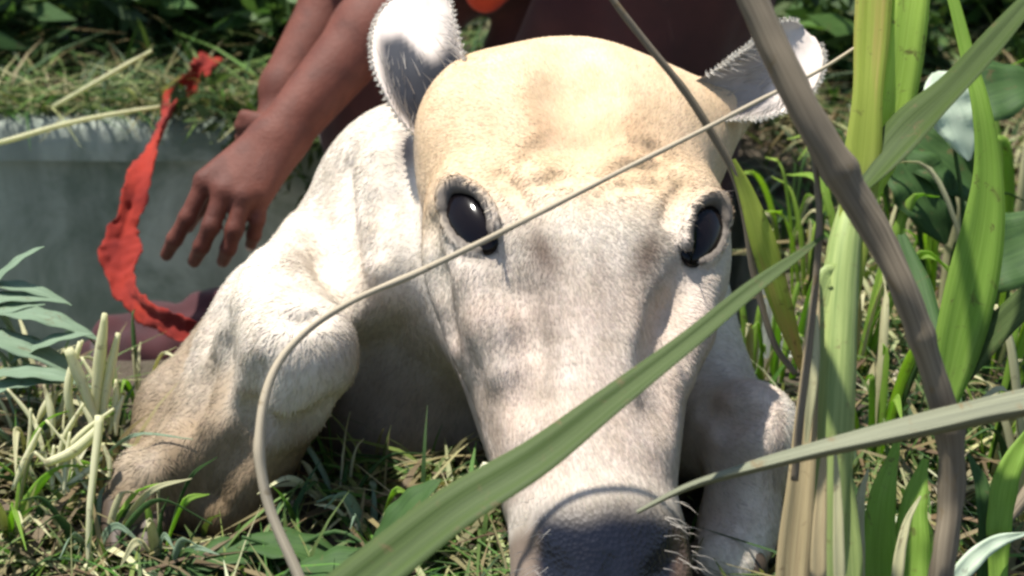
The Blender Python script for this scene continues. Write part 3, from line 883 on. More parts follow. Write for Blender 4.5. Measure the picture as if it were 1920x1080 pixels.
NAILS = []
for k, fpts, r in zip(kn, fing, rad):
    q = [k] + [P(*p) for p in fpts]
    for i in range(3): pf.cone(q[i], q[i + 1], r[i] * 1.1, r[i + 1] * 1.1, 0.006)
    NAILS.append((q[2], q[3], r[3]))
th = [wrN + (P(430, 330, 2.0) - wrN) * 0.35, P(405, 345, 2.005), P(372, 388, 2.015), P(352, 424, 2.02)]
for i in range(3): pf.cone(th[i], th[i + 1], (0.019, 0.014, 0.0115)[i], (0.014, 0.0115, 0.009)[i], 0.008)
# far hand: closed on the strap
fh = P(516, 262, 2.20)
pf.ell(fh, (0.040, 0.030, 0.040), None, 0.02); pf.cone(wrF, fh, 0.029, 0.03, 0.02)
for i in range(4):
    a = fh + np.array((-0.022, -0.018, 0.026 - i * 0.018)); b = a + np.array((-0.022, 0.012, -0.004)); c = b + np.array((0.008, 0.022, 0.0))
    pf.cone(a, b, 0.0105, 0.0095, 0.006); pf.cone(b, c, 0.0095, 0.008, 0.006)
pf.cone(fh + (-0.012, -0.02, 0.034), fh + (-0.040, -0.004, 0.036), 0.012, 0.009, 0.008)
# legs
kneeN = np.array((0.10, 2.09, -0.03)); kneeF = np.array((0.10, 2.32, -0.02))
ankN = np.array((0.24, 2.09, -0.44)); ankF = np.array((0.24, 2.31, -0.44))
for hp, kn_, an in ((pelvis + (0, -0.085, -0.03), kneeN, ankN), (pelvis + (0, 0.085, -0.03), kneeF, ankF)):
    pf.cone(hp, kn_, 0.088, 0.058, 0.04)
    cm = kn_ * 0.7 + an * 0.3
    pf.cone(kn_, cm + (0.012, 0, 0), 0.055, 0.056, 0.03); pf.cone(cm + (0.012, 0, 0), an, 0.055, 0.036, 0.03)
    pf.cone(an, an + (0.02, 0, -0.05), 0.036, 0.032, 0.02)
    pf.cone(an + (-0.01, 0, -0.045), an + (-0.13, 0, -0.055), 0.034, 0.024, 0.02)
    for i in range(5):
        yy = (i - 2) * 0.016; r = 0.0115 - 0.001 * abs(i - 1)
        pf.cone(an + (-0.12, yy * 0.8, -0.062), an + (-0.165 + 0.006 * abs(i - 1), yy, -0.066), r, r * 0.9, 0.006)
Vp, Qp = pf.mesh((-0.52, 1.72, -0.53), (0.46, 2.62, 0.88), 0.0036)
def skin_cols(V):
    c = np.empty((len(V), 3)); c[:] = (0.118, 0.036, 0.023)
    n1 = fnoise(V, 14); n2 = fnoise(V, 60, 3)
    m = (0.5 * smooth01(0.35, 0.7, n1))[:, None]; c = c * (1 - m) + np.array((0.165, 0.058, 0.038)) * m
    m = (0.4 * smooth01(0.5, 0.8, n2))[:, None]; c = c * (1 - m) + np.array((0.080, 0.030, 0.022)) * m
    for k in kn:                                    # creased knuckles
        d = np.linalg.norm(V - k, axis=1); m = (0.4 * np.exp(-(d / 0.012) ** 2))[:, None]
        c = c * (1 - m) + np.array((0.065, 0.025, 0.018)) * m
    return c
M_skin = mat_skin('skin', sss=0.08, rough=0.5)
person = empty('person', (0.27, 2.28, DZ))
tag(person, 'person standing in the drain in a dark maroon wrap, arms reaching down beside cow', 'person')
mesh_obj('body', Vp, Qp, M_skin, person, cols=skin_cols(Vp), rough=np.full(len(Vp), 0.66))
M_nail = mat_plain('fingernail', (0.52, 0.36, 0.32), 0.35)
for a, b, r in NAILS:
    T = nrm(b - a); n = nrm(-FW - T * (-FW @ T)); R = np.stack([T, np.cross(n, T), n])
    mesh_obj('fingernail', *uvsphere(b + n * r * 0.62 - T * 0.001, (0.0072, 0.0052, 0.0032), R, 16, 10), M_nail, person)
# clothing
def shell(name, build, lo, hi, mat, h=0.006, wr=0.0, ws=20):
    f = Field(); build(f); V, Q = f.mesh(lo, hi, h, 1)
    if wr:
        g = np.array([mnoise.noise(Vector((p[0] * ws, p[1] * ws, p[2] * ws * 0.35))) for p in V])
        ctr = V.mean(0); dv = V - ctr; dv /= np.linalg.norm(dv, axis=1)[:, None]
        V = V + dv * (g * wr)[:, None]
    return mesh_obj(name, V, Q, mat, person)
def shorts(f):
    f.ell(pelvis + (0, 0, -0.005), (0.142, 0.175, 0.125), None, 0.05)
    for hp, kn_ in ((pelvis + (0, -0.085, -0.03), kneeN), (pelvis + (0, 0.085, -0.03), kneeF)):
        e = hp * 0.1 + kn_ * 0.9
        f.cone(hp, e, 0.105, 0.086, 0.04)
    f.cone((0.08, 2.14, 0.28), (-0.03, 2.16, 0.03), 0.06, 0.06, 0.05)      # wrap hanging in front
    f.cone((0.06, 2.28, 0.28), (-0.04, 2.28, 0.03), 0.06, 0.06, 0.05)
    f.cone((0.02, 2.25, 0.40), P(735, 40, 2.33), 0.075, 0.075, 0.05)     # loose end hanging behind the arm
    f.cone(P(735, 40, 2.33), P(668, 235, 2.33), 0.075, 0.065, 0.05)
    f.cone((0.28, 2.16, 0.28), (0.25, 2.14, 0.02), 0.06, 0.07, 0.05)
M_maroon = mat_cloth('maroon_cloth', (0.032, 0.009, 0.007), (0.080, 0.022, 0.017))
shell('wrap', shorts, (-0.42, 1.95, -0.15), (0.48, 2.6, 0.56), M_maroon, 0.006, 0.014, 16)
def shirt(f):
    f.cone(pelvis + (-0.04, 0, 0.05), chest, 0.145, 0.146, 0.05)
    f.ell(chest, (0.137, 0.183, 0.127), None, 0.05)
    for sh, el in ((shN, elN), (shF, elF)): f.cone(sh, sh * 0.45 + el * 0.55, 0.068, 0.062, 0.04)
    f.cone((0.06, 2.22, 0.42), P(908, -14, 2.2), 0.05, 0.030, 0.05)      # front hem hanging free
M_orange = mat_cloth('orange_red_cloth', (0.55, 0.045, 0.012), (0.72, 0.085, 0.02))
shell('shirt', shirt, (-0.4, 1.9, 0.2), (0.5, 2.6, 0.85), M_orange, 0.007, 0.012, 14)
def hair(f):
    f.ell(headp + (0.012, 0, 0.036), (0.098, 0.083, 0.098), None, 0.02)
    f.cone(headp + (-0.17, 0, 0.0), headp + (-0.09, 0, -0.02), 0.10, 0.055, 0.02, -1)
M_hair = mat_plain('black_hair', (0.012, 0.010, 0.009), 0.55)
shell('hair', hair, headp - 0.2, headp + 0.2, M_hair, 0.006, 0.004, 70)

# ================================================================== RED STRAP
def strap():
    pts = [G(398, 108, 0.12), G(376, 128, 0.12), G(352, 158, 0.10), G(326, 192, 0.085), P(298, 250, 2.22), P(268, 325, 2.12), P(240, 405, 2.07), P(226, 460, 2.04), P(230, 520, 2.01), P(262, 572, 1.97), P(330, 612, 1.93), P(420, 640, 1.92)]
    N_ = 150
    path = spline(pts, N_); s = np.linspace(0, 1, N_)
    wd = 0.0155 + 0.0075 * np.exp(-((s - 0.66) / 0.09) ** 2) + 0.0022 * np.sin(s * 31) + 0.0016 * np.sin(s * 77)
    face = np.array([nrm(-FW + RT * 0.45 * math.sin(q * 13) + UP * 0.3 * math.cos(q * 19)) for q in s])
    V, Fc, U = blade_geo(path, wd, face, fold=0.35, thick=0.004, across=13, wave=0.20, seed=1)
    for i in range(len(V)):
        p = V[i]; q = abs(U[i][0] - 0.5) * 2
        V[i] = p + np.array([mnoise.noise(Vector(p * 95) + Vector((k * 7, 0, 0))) for k in range(3)]) * (0.0022 + 0.0022 * q) + np.array([mnoise.noise(Vector(p * 300) + Vector((k * 7, 3, 0))) for k in range(3)]) * 0.0010 * q
    o = mesh_obj('cloth_strap', V, Fc, mat_cloth('red_webbing', (0.10, 0.003, 0.004), (0.30, 0.018, 0.003), 60, 0.95, 0.0), uvs=U)
    tag(o, 'crumpled red cloth strap hanging from the bank down beside the hand', 'strap')
strap()

# ================================================================== SINGLE PLANTS IN FRONT AND AT THE SIDE
def stem_thing(name, label, cat, pts, mat, rscale=1.0, n=80, seg=10, wob=0.15, nodes=None, group=None):
    """pts rows: (u, v, D, half-width in photo pixels)"""
    P3 = [np.append(P(u, v, D), 0.70 * hw * D / F) for u, v, D, hw in pts]
    q = spline(P3, n)
    V, Fc, U = tube_geo(q[:, :3], q[:, 3], seg, wob, nodes)
    o = mesh_obj(name, V, Fc, mat, uvs=U); return tag(o, label, cat, group)
def blade_part(name, pts, mat, parent=None, face=None, fold=0.22, n=50, wave=0.06, seed=0.0):
    P3 = [np.append(P(u, v, D), hw * D / F) for u, v, D, hw in pts]
    q = spline(P3, n)
    f = nrm(-FW + UP * 0.15) if face is None else nrm(face)
    V, Fc, U = blade_geo(q[:, :3], np.maximum(q[:, 3], 0.0003), f, fold, across=5, wave=wave, seed=seed)
    return mesh_obj(name, V, Fc, mat, parent, uvs=U)

M_dry = mat_leaf('dry_stem', False, (0.30, 0.25, 0.17), (0.50, 0.43, 0.31), 0.0, 0.7)
M_woody = mat_leaf('woody_stem', False, (0.095, 0.075, 0.050), (0.25, 0.205, 0.14), 0.0, 0.8)
M_greyst = mat_leaf('grey_dead_reed', False, (0.085, 0.092, 0.060), (0.25, 0.26, 0.17), 0.0, 0.7)
M_blade = mat_leaf('long_blade', False, (0.045, 0.075, 0.018), (0.095, 0.145, 0.036), 0.30, 0.6)
M_blade2 = mat_leaf('fresh_blade', False, (0.26, 0.44, 0.060), (0.42, 0.60, 0.13), 0.6, 0.55)
M_yel = mat_leaf('yellowing_blade', False, (0.40, 0.48, 0.08), (0.58, 0.64, 0.16), 0.6, tipc=((0.62, 0.46, 0.18, 1), 1.0, 1.35))
M_lime = mat_leaf('lime_blade', False, (0.42, 0.58, 0.09), (0.60, 0.76, 0.20), 0.6)
M_straw0 = mat_leaf('bleached_sheath', False, (0.42, 0.40, 0.22), (0.62, 0.60, 0.36), 0.3, 0.6)
M_cane = mat_leaf('cane_stalk', False, (0.15, 0.22, 0.06), (0.36, 0.43, 0.15), 0.0, 0.5)
M_sheath = mat_leaf('dry_sheath', False, (0.30, 0.22, 0.12), (0.52, 0.44, 0.24), 0.15, 0.7)
M_pale = mat_leaf('pale_leaf', False, (0.55, 0.66, 0.50), (0.72, 0.80, 0.64), 0.3)
M_dgreen = mat_leaf('deep_green_leaf', False, (0.035, 0.085, 0.022), (0.075, 0.15, 0.040), 0.35, 0.65)

# arching dry runner in front of the face
stem_thing('dry_vine', 'long thin dry vine arching from the grass across the cow face', 'vine',
           [(600, 1180, 1.20, 17), (560, 1080, 1.20, 16), (505, 950, 1.20, 15), (486, 830, 1.20, 14), (508, 710, 1.21, 12), (565, 630, 1.22, 10), (660, 565, 1.22, 9), (790, 508, 1.22, 8.5),
            (900, 455, 1.22, 8.5), (1020, 395, 1.22, 8), (1150, 328, 1.23, 7), (1290, 258, 1.24, 6.5), (1420, 190, 1.26, 6), (1560, 118, 1.28, 5), (1690, 20, 1.30, 4.5), (1800, -110, 1.32, 4), (1880, -240, 1.35, 2)], M_dry, n=150, seg=9, nodes=(0.18, 0.42, 0.66))
# long green blade crossing the muzzle
o = blade_part('long_grass_blade', [(560, 1190, 1.06, 52), (700, 1085, 1.07, 54), (860, 960, 1.08, 50), (1010, 865, 1.09, 41), (1150, 755, 1.10, 31), (1290, 645, 1.11, 22), (1410, 545, 1.12, 17), (1500, 478, 1.13, 9), (1545, 442, 1.13, 2)],
               M_blade, face=-FW * 0.8 + UP * 0.5 - RT * 0.3, fold=0.45, wave=0.03)
tag(o, 'long green grass blade lying diagonally across the cow muzzle', 'grass blade')
# thin stem with a yellow-green blade at its foot
root = empty('thin_grass_stem', P(1500, 720, 1.30)); tag(root, 'thin brown stem beside the right eye, ending in a yellow green blade', 'grass stem')
P3 = [np.append(P(u, v, D), hw * D / F) for u, v, D, hw in [(1000, -330, 1.24, 4), (1060, -180, 1.24, 6), (1118, -60, 1.24, 7), (1150, 0, 1.24, 7), (1215, 85, 1.25, 7), (1280, 165, 1.26, 7.5), (1335, 250, 1.27, 8), (1378, 330, 1.28, 8), (1400, 420, 1.29, 8), (1415, 520, 1.30, 7), (1450, 640, 1.31, 6), (1490, 700, 1.32, 6)]]
q = spline(P3, 80); V, Fc, U = tube_geo(q[:, :3], q[:, 3], 9, 0.12, (0.45,)); mesh_obj('stem', V, Fc, M_woody, root, uvs=U)
blade_part('leaf', [(1372, 300, 1.275, 7), (1398, 360, 1.28, 15), (1428, 450, 1.285, 24), (1460, 560, 1.295, 22), (1490, 650, 1.31, 12), (1505, 700, 1.32, 4)], M_yel, root, fold=0.3)
# grey-brown woody stem from the top to the bottom right
root = empty('woody_stem', P(1775, 1120, 1.16)); tag(root, 'thick grey brown woody stem bending down in front of the green canes', 'stem')
P3 = [np.append(P(u, v, D), hw * D / F) for u, v, D, hw in [(1190, -560, 1.13, 18), (1260, -380, 1.12, 22), (1325, -200, 1.11, 25), (1380, -70, 1.10, 27), (1412, 0, 1.10, 28), (1462, 110, 1.10, 29), (1520, 225, 1.10, 30), (1580, 330, 1.11, 31), (1640, 430, 1.12, 30), (1692, 535, 1.12, 27), (1730, 640, 1.13, 24), (1762, 740, 1.14, 25), (1782, 830, 1.15, 26), (1782, 940, 1.16, 24), (1768, 1060, 1.16, 23), (1760, 1140, 1.17, 23)]]
q = spline(P3, 150); V, Fc, U = tube_geo(q[:, :3], q[:, 3], 12, 0.18, (0.46, 0.66, 0.78)); mesh_obj('stalk', V, Fc, M_woody, root, uvs=U)
P3 = [np.append(P(u, v, D), hw * D / F) for u, v, D, hw in [(1515, 205, 1.11, 6), (1528, 300, 1.12, 6), (1536, 400, 1.13, 6.5), (1532, 500, 1.14, 7), (1518, 640, 1.15, 7.5), (1500, 790, 1.16, 8), (1490, 900, 1.17, 8)]]
q = spline(P3, 60); V, Fc, U = tube_geo(q[:, :3], q[:, 3], 8, 0.15); mesh_obj('side_shoot', V, Fc, M_woody, root, uvs=U)
# dead reed pointing at the muzzle
o = blade_part('dead_reed', [(1195, 962, 1.16, 5), (1290, 918, 1.15, 11), (1400, 888, 1.13, 18), (1530, 858, 1.12, 26), (1660, 832, 1.11, 34), (1790, 806, 1.10, 40), (1930, 778, 1.09, 44), (2060, 756, 1.10, 38), (2240, 790, 1.14, 34), (2420, 930, 1.22, 28), (2500, 1090, 1.30, 20), (2530, 1180, 1.34, 12)],
               M_greyst, face=-FW * 0.35 + UP * 1.0, fold=0.8, wave=0.02)
tag(o, 'grey dead reed leaf pointing at the cow nose', 'reed')

# the tall cane plant
cane = empty('tall_cane', P(1490, 1120, 1.22)); tag(cane, 'tall green and tan cane stalk with long yellow green leaves', 'cane')
def tpart(name, pts, mat, seg=12, n=70, wob=0.06, nodes=None, parent=None):
    P3 = [np.append(P(u, v, D), hw * D / F) for u, v, D, hw in pts]
    q = spline(P3, n); V, Fc, U = tube_geo(q[:, :3], q[:, 3], seg, wob, nodes)
    return mesh_obj(name, V, Fc, mat, parent, uvs=U)
tpart('stalk', [(1532, 1160, 1.22, 50), (1540, 1060, 1.22, 49), (1552, 900, 1.22, 46), (1562, 740, 1.22, 42), (1570, 600, 1.23, 38), (1582, 470, 1.24, 32), (1600, 380, 1.25, 25)], M_cane, wob=0.02, seg=16, parent=cane)
blade_part('sheath', [(1478, 1160, 1.20, 30), (1486, 1040, 1.20, 32), (1500, 900, 1.20, 26), (1512, 760, 1.205, 20), (1522, 640, 1.21, 14), (1530, 520, 1.22, 6)], M_sheath, cane, fold=0.5)
blade_part('sheath', [(1600, 1160, 1.21, 16), (1596, 1050, 1.21, 20), (1586, 930, 1.21, 17), (1578, 820, 1.21, 8), (1576, 760, 1.21, 2)], M_cane, cane, fold=0.4)
blade_part('leaf', [(1585, 640, 1.23, 14), (1592, 540, 1.235, 22), (1604, 420, 1.24, 32), (1616, 300, 1.245, 36), (1626, 180, 1.25, 28), (1634, 60, 1.26, 34), (1640, -80, 1.27, 34), (1640, -260, 1.28, 26), (1625, -420, 1.30, 14), (1590, -540, 1.33, 2)], M_yel, cane, fold=0.15, seed=2)
blade_part('leaf', [(1628, 370, 1.26, 18), (1662, 270, 1.26, 34), (1686, 150, 1.265, 40), (1704, 20, 1.27, 38), (1720, -90, 1.28, 34), (1745, -240, 1.29, 26), (1790, -380, 1.31, 13), (1850, -470, 1.34, 2)], M_lime, cane, face=-FW + RT * 0.2, fold=0.15, seed=3)
blade_part('leaf', [(1610, 360, 1.24, 20), (1650, 318, 1.24, 40), (1715, 245, 1.24, 46), (1790, 170, 1.23, 36), (1862, 90, 1.22, 30), (1935, 5, 1.21, 24), (2010, -80, 1.20, 18), (2110, -160, 1.19, 10), (2220, -210, 1.18, 2)], M_blade, cane, face=-FW * 0.6 + UP * 0.4 - RT * 0.6, fold=0.45, seed=4)
blade_part('leaf', [(1582, 560, 1.23, 10), (1560, 520, 1.225, 26), (1540, 600, 1.22, 30), (1520, 720, 1.215, 16), (1510, 800, 1.21, 4)], M_cane, cane, fold=0.3, seed=5)

blade_part('sheath', [(1512, 830, 1.195, 4), (1520, 740, 1.195, 10), (1526, 660, 1.20, 11), (1530, 590, 1.205, 4)], M_straw0, cane, fold=0.4)
blade_part('sheath', [(1575, 1160, 1.165, 9), (1572, 1040, 1.165, 11), (1570, 930, 1.17, 8), (1566, 850, 1.175, 3)], M_straw0, cane, fold=0.4)
blade_part('sheath', [(1535, 1160, 1.160, 14), (1534, 1040, 1.160, 15), (1540, 920, 1.165, 10), (1548, 820, 1.17, 3)], M_sheath, cane, fold=0.3)
# second plant: bright blade on the far right
pl = empty('bright_grass_plant', G(1790, 760)); tag(pl, 'bright green grass plant behind the woody stem, with one upright blade', 'grass plant')
blade_part('leaf', [(1768, 760, 1.42, 24), (1790, 660, 1.42, 44), (1818, 540, 1.42, 48), (1842, 420, 1.42, 40), (1850, 310, 1.42, 26), (1838, 200, 1.42, 18), (1812, 100, 1.43, 14), (1778, -30, 1.44, 10), (1730, -170, 1.46, 6), (1670, -290, 1.48, 1)], M_blade2, pl, fold=0.28, seed=1)
blade_part('leaf', [(1780, 740, 1.43, 14), (1835, 660, 1.42, 26), (1900, 590, 1.41, 28), (1970, 530, 1.40, 24), (2040, 480, 1.39, 10)], M_blade, pl, face=-FW * 0.7 + UP * 0.6, fold=0.3, seed=8)
blade_part('leaf', [(1765, 760, 1.45, 14), (1745, 640, 1.48, 24), (1720, 540, 1.52, 26), (1690, 440, 1.56, 8)], M_dgreen, pl, fold=0.3, seed=9)
# broad blades at the foot of the cane
gp = empty('broad_blade_tuft', G(1690, 1060)); tag(gp, 'tuft of broad green blades below the grey reed', 'grass plant')
TUFT = [([(1655, 1180, 1.25, 30), (1645, 1050, 1.26, 34), (1652, 940, 1.27, 26), (1676, 850, 1.29, 10), (1690, 800, 1.3, 2)], M_blade2),
        ([(1700, 1180, 1.27, 28), (1706, 1060, 1.28, 34), (1712, 950, 1.29, 26), (1735, 860, 1.31, 6)], M_blade2),
        ([(1640, 1180, 1.28, 22), (1622, 1060, 1.29, 26), (1604, 960, 1.31, 18), (1592, 890, 1.32, 4)], M_dgreen),
        ([(1745, 1170, 1.29, 20), (1742, 1070, 1.29, 24), (1724, 980, 1.30, 16), (1690, 915, 1.31, 3)], M_lime),
        ([(1612, 1170, 1.24, 10), (1608, 1040, 1.24, 13), (1612, 940, 1.25, 9), (1628, 880, 1.26, 2)], M_straw0),
        ([(1675, 1180, 1.24, 9), (1684, 1060, 1.24, 11), (1700, 980, 1.25, 7), (1726, 930, 1.26, 2)], M_straw0),
        ([(1870, 1100, 1.32, 16), (1872, 980, 1.33, 24), (1888, 890, 1.34, 24), (1930, 810, 1.35, 10)], M_blade2),
        ([(1840, 1110, 1.33, 12), (1850, 1000, 1.34, 18), (1840, 910, 1.35, 14), (1815, 850, 1.36, 3)], M_dgreen),
        ([(1740, 1170, 1.3, 12), (1800, 1075, 1.3, 18), (1860, 1020, 1.31, 14), (1925, 1000, 1.32, 3)], M_pale)]
for i, (pts, mt) in enumerate(TUFT):
    blade_part('leaf', pts, mt, gp, fold=0.3, seed=i, wave=0.12)
# round leaf, its overexposed brightness painted as pale colour, and dark broad leaves behind
def broad_leaf(name, c, axis, face, L, W, mat, parent=None, seed=0):
    s = np.linspace(0, 1, 22)
    c = np.asarray(c); ax = nrm(axis); fc = nrm(face)
    path = np.array([c + ax * L * (q - 0.5) + fc * (-0.10 * L * (2 * q - 1) ** 2) for q in s])
    wd = W * np.sin(np.pi * np.clip(s, 0.01, 0.99) ** 0.85) ** 0.75
    V, Fc, U = blade_geo(path, np.maximum(wd, 0.0006), fc, 0.18, 0.0007, 7, 0.10, seed)
    return mesh_obj(name, V, Fc, mat, parent, uvs=U)
lp = empty('broad_leaf_plant', G(1800, 620)); tag(lp, 'low plant with one pale glossy leaf and dark broad leaves behind the canes', 'plant')
broad_leaf('leaf', P(1785, 205, 1.75), RT * 0.35 - UP * 0.9, -FW + UP * 0.9 - RT * 0.3, 0.105, 0.030, M_pale, lp, 1)
broad_leaf('leaf', P(1775, 300, 1.80), RT * 0.8 - UP * 0.6, -FW + UP * 0.5, 0.15, 0.045, M_dgreen, lp, 2)
broad_leaf('leaf', P(1860, 175, 1.80), RT * 0.9 + UP * 0.3, -FW + UP * 0.5, 0.13, 0.04, M_dgreen, lp, 3)
broad_leaf('leaf', P(1730, 360, 1.78), RT * 0.5 - UP * 0.9, -FW + UP * 0.6, 0.12, 0.04, M_dgreen, lp, 4)
broad_leaf('leaf', P(1900, 470, 1.70), RT * 0.9 + UP * 0.4, -FW + UP * 0.5, 0.14, 0.045, M_dgreen, lp, 5)
for a, b in (((1800, 620, 1.80), (1785, 250, 1.76)), ((1800, 620, 1.80), (1860, 200, 1.81)), ((1800, 620, 1.80), (1890, 480, 1.71))):
    A, B = P(*a), P(*b); q = spline([A, (A + B) / 2 + (0.01, 0.01, 0.01), B], 14)
    V, Fc, U = tube_geo(q, np.linspace(0.004, 0.002, 14), 7); mesh_obj('stem', V, Fc, M_dgreen, lp, uvs=U)
# brown stick, lower right
stem_thing('fallen_stick', 'brown broken stick lying at the foot of the woody stem', 'stick',
           [(1780, 1120, 1.33, 16), (1830, 1050, 1.34, 17), (1880, 985, 1.36, 18), (1935, 915, 1.38, 19), (1990, 850, 1.40, 18)], M_woody, n=50, wob=0.3)

# ================================================================== STRAW CLUMP, left
M_straw = mat_leaf('straw', False, (0.58, 0.56, 0.32), (0.78, 0.76, 0.52), 0.35, 0.6)
def stalk_clump(name, label, cat, base_uvD, stalks, mats, cuts=True, group=None):
    root = empty(name, G(*base_uvD)); tag(root, label, cat, group)
    for i, pts in enumerate(stalks):
        tpart('stalk', [(a_, b_, c_, d_ * 1.3) for a_, b_, c_, d_ in pts], mats[i % len(mats)], 7, 14, 0.25, None, root)
    return root
r_ = np.random.default_rng(5)
STK = [
    [(175, 800, 1.58, 7), (182, 720, 1.57, 9), (190, 650, 1.56, 9), (196, 588, 1.55, 4)],
    [(180, 790, 1.57, 6), (155, 720, 1.56, 8), (128, 655, 1.55, 7)],
    [(190, 790, 1.58, 5), (205, 700, 1.57, 8), (222, 625, 1.56, 4)],
    [(140, 800, 1.57, 5), (128, 730, 1.56, 7), (150, 640, 1.56, 3)],
    [(165, 1070, 1.45, 4), (168, 960, 1.45, 5), (180, 850, 1.46, 6), (186, 780, 1.47, 7)],
    [(85, 870, 1.5, 6), (140, 845, 1.5, 8), (190, 800, 1.5, 8)],
    [(160, 1060, 1.44, 4), (190, 1090, 1.43, 5), (215, 1110, 1.42, 5)]]
for k in range(26):
    u0, v0 = r_.uniform(20, 250), r_.uniform(760, 930); D0 = 1.62 - (v0 - 760) * 0.0007
    du, dv = r_.normal(0, 55), -r_.uniform(40, 130)
    STK.append([(u0, v0, D0, 2.5), (u0 + du * 0.4 + r_.normal(0, 5), v0 + dv * 0.5, D0, r_.uniform(2.5, 6)), (u0 + du, v0 + dv, D0, 2)])
stalk_clump('straw_clump', 'clump of cut pale straw stalks standing beside the cow folded leg', 'straw clump', (190, 800), STK, [M_straw])
stalk_clump('straw_clump', 'few white dry straw ends sticking up under the cow chin', 'straw clump', (880, 930), [
    [(845, 950, 1.36, 8), (875, 920, 1.36, 8), (912, 872, 1.36, 7)],
    [(905, 925, 1.35, 7), (910, 900, 1.35, 9), (915, 868, 1.35, 8)],
    [(840, 955, 1.37, 11), (855, 935, 1.36, 13), (880, 928, 1.36, 9)],
], [mat_leaf('white_straw', False, (0.62, 0.60, 0.40), (0.80, 0.78, 0.58), 0.1, 0.6)])

stem_thing('fallen_straw_stalk', 'long pale straw stalk lying along the far rim of the drain', 'straw',
           [(-60, 282, 2.20, 7), (20, 262, 2.21, 7), (110, 236, 2.24, 7), (200, 216, 2.27, 6), (300, 200, 2.30, 4)], M_straw, n=40)
stem_thing('fallen_straw_stalk', 'short bent straw stalk sticking out of the bank above the drain rim', 'straw',
           [(100, 200, 2.42, 5), (170, 160, 2.40, 6), (230, 125, 2.40, 6), (285, 95, 2.42, 4)], M_straw, n=30)
# ================================================================== GRASS CARPET (nobody could count it)
def grass_mesh(name, roots, hgt, wid, lean, cols, mat, keep_out=True, segs=4, label=None, bendy=0.9):
    n = len(roots)
    az = rng.uniform(0, 2 * np.pi, n)
    dirv = np.stack([np.cos(az), np.sin(az), np.zeros(n)], 1)
    side = np.stack([-np.sin(az), np.cos(az), np.zeros(n)], 1)
    tw = rng.uniform(-1.2, 1.2, n)
    side = side * np.cos(tw)[:, None] + dirv * np.sin(tw)[:, None]
    rows = []
    for k in range(segs + 1):
        s = k / segs
        out = lean * hgt * (0.35 * s + bendy * s * s)
        up = hgt * (s - 0.42 * np.clip(lean, 0, 1.6) * s * s)
        c = roots + dirv * out[:, None]; c[:, 2] += up
        rows.append(c)
    mid = np.stack(rows, 1)
    if keep_out:
        ok = np.ones(n, bool)
        for k in range(segs + 1):
            ok &= (cow(mid[:, k].copy()) > 0.004) & (pf(mid[:, k].copy()) > 0.004)
        mid, side, wid, cols = mid[ok], side[ok], wid[ok], cols[ok]; n = len(mid)
    V = np.empty((n, segs + 1, 2, 3)); U = np.empty((n, segs + 1, 2, 2))
    for k in range(segs + 1):
        s = k / segs; wk = wid * (0.75 + 0.5 * s - 1.2 * s * s) if k < segs else wid * 0.06
        V[:, k, 0] = mid[:, k] - side * wk[:, None]; V[:, k, 1] = mid[:, k] + side * wk[:, None]
        U[:, k, 0] = (0, s); U[:, k, 1] = (1, s)
    U[..., 0] += rng.uniform(0, 40, n)[:, None, None]
    b = (np.arange(n) * (segs + 1) * 2)[:, None]
    Q = np.concatenate([b + np.array([[2 * k, 2 * k + 1, 2 * k + 3, 2 * k + 2]]) for k in range(segs)], 0)
    C = np.repeat(cols, (segs + 1) * 2, axis=0)
    o = mesh_obj(name, V.reshape(-1, 3), Q, mat, cols=C, uvs=U.reshape(-1, 2))
    return tag(o, label, 'grass', kind='stuff')
M_grass = mat_leaf('grass', True, transl=0.3, rough=0.5)
def palette(n, items, wts):
    ix = rng.choice(len(items), n, p=np.array(wts) / sum(wts))
    return np.array(items)[ix] * rng.uniform(0.7, 1.3, (n, 1)) * rng.uniform(0.93, 1.07, (n, 3))
def scatter(n, x0, x1, y0, y1):
    r = np.stack([rng.uniform(x0, x1, n), rng.uniform(y0, y1, n), np.zeros(n)], 1)
    keep = ~((r[:, 1] > DY0 - 0.1) & (r[:, 1] < DY1 + 0.06) & (r[:, 0] < DX1 + 0.05)); r = r[keep]
    clump = fnoise(r, 8.0); r = r[rng.uniform(0, 1, len(r)) < 0.25 + 1.1 * clump]
    r[:, 2] = [ground_z(p[0], p[1]) - 0.004 for p in r]
    return r
GREEN, MID, DARK, DRY, PALE, YEL = (0.085, 0.19, 0.035), (0.11, 0.17, 0.05), (0.035, 0.085, 0.025), (0.23, 0.20, 0.10), (0.38, 0.39, 0.21), (0.19, 0.25, 0.07)
def carpet(name, n, box, h, wd, ln, items, wts, label):
    r = scatter(n, *box); m = len(r)
    return grass_mesh(name, r, rng.uniform(*h, m) * rng.uniform(0.6, 1.15, m), rng.uniform(*wd, m), rng.uniform(*ln, m), palette(m, items, wts), M_grass, label=label)
carpet('grass', 6000, (-1.2, 0.05, 0.85, 1.62), (0.03, 0.11), (0.0018, 0.0060), (0.2, 1.5), (GREEN, MID, DARK, DRY, PALE, YEL), (3, 3, 1.5, 1.6, 2.2, 1.6), 'mixed green and dry grass around the cow folded leg')
carpet('grass', 5000, (-0.1, 0.55, 0.85, 1.62), (0.02, 0.075), (0.002, 0.005), (0.2, 1.4), (GREEN, MID, DARK, DRY), (2, 2, 3, 1), 'short dark green grass under the cow muzzle')
carpet('grass', 6500, (0.3, 1.7, 0.9, 2.9), (0.03, 0.12), (0.0018, 0.0065), (0.3, 1.6), (GREEN, MID, DARK, DRY, PALE), (2, 2, 3, 2.2, 1.2), 'tangled grass and litter behind the canes')
carpet('grass', 13000, (-2.4, 2.2, 2.46, 4.3), (0.07, 0.24), (0.0025, 0.008), (0.3, 1.6), (GREEN, MID, DARK, DRY, (0.02, 0.05, 0.016)), (1.6, 3, 4, 1.2, 2), 'rough grass on the bank behind the drain')
nr = 4200
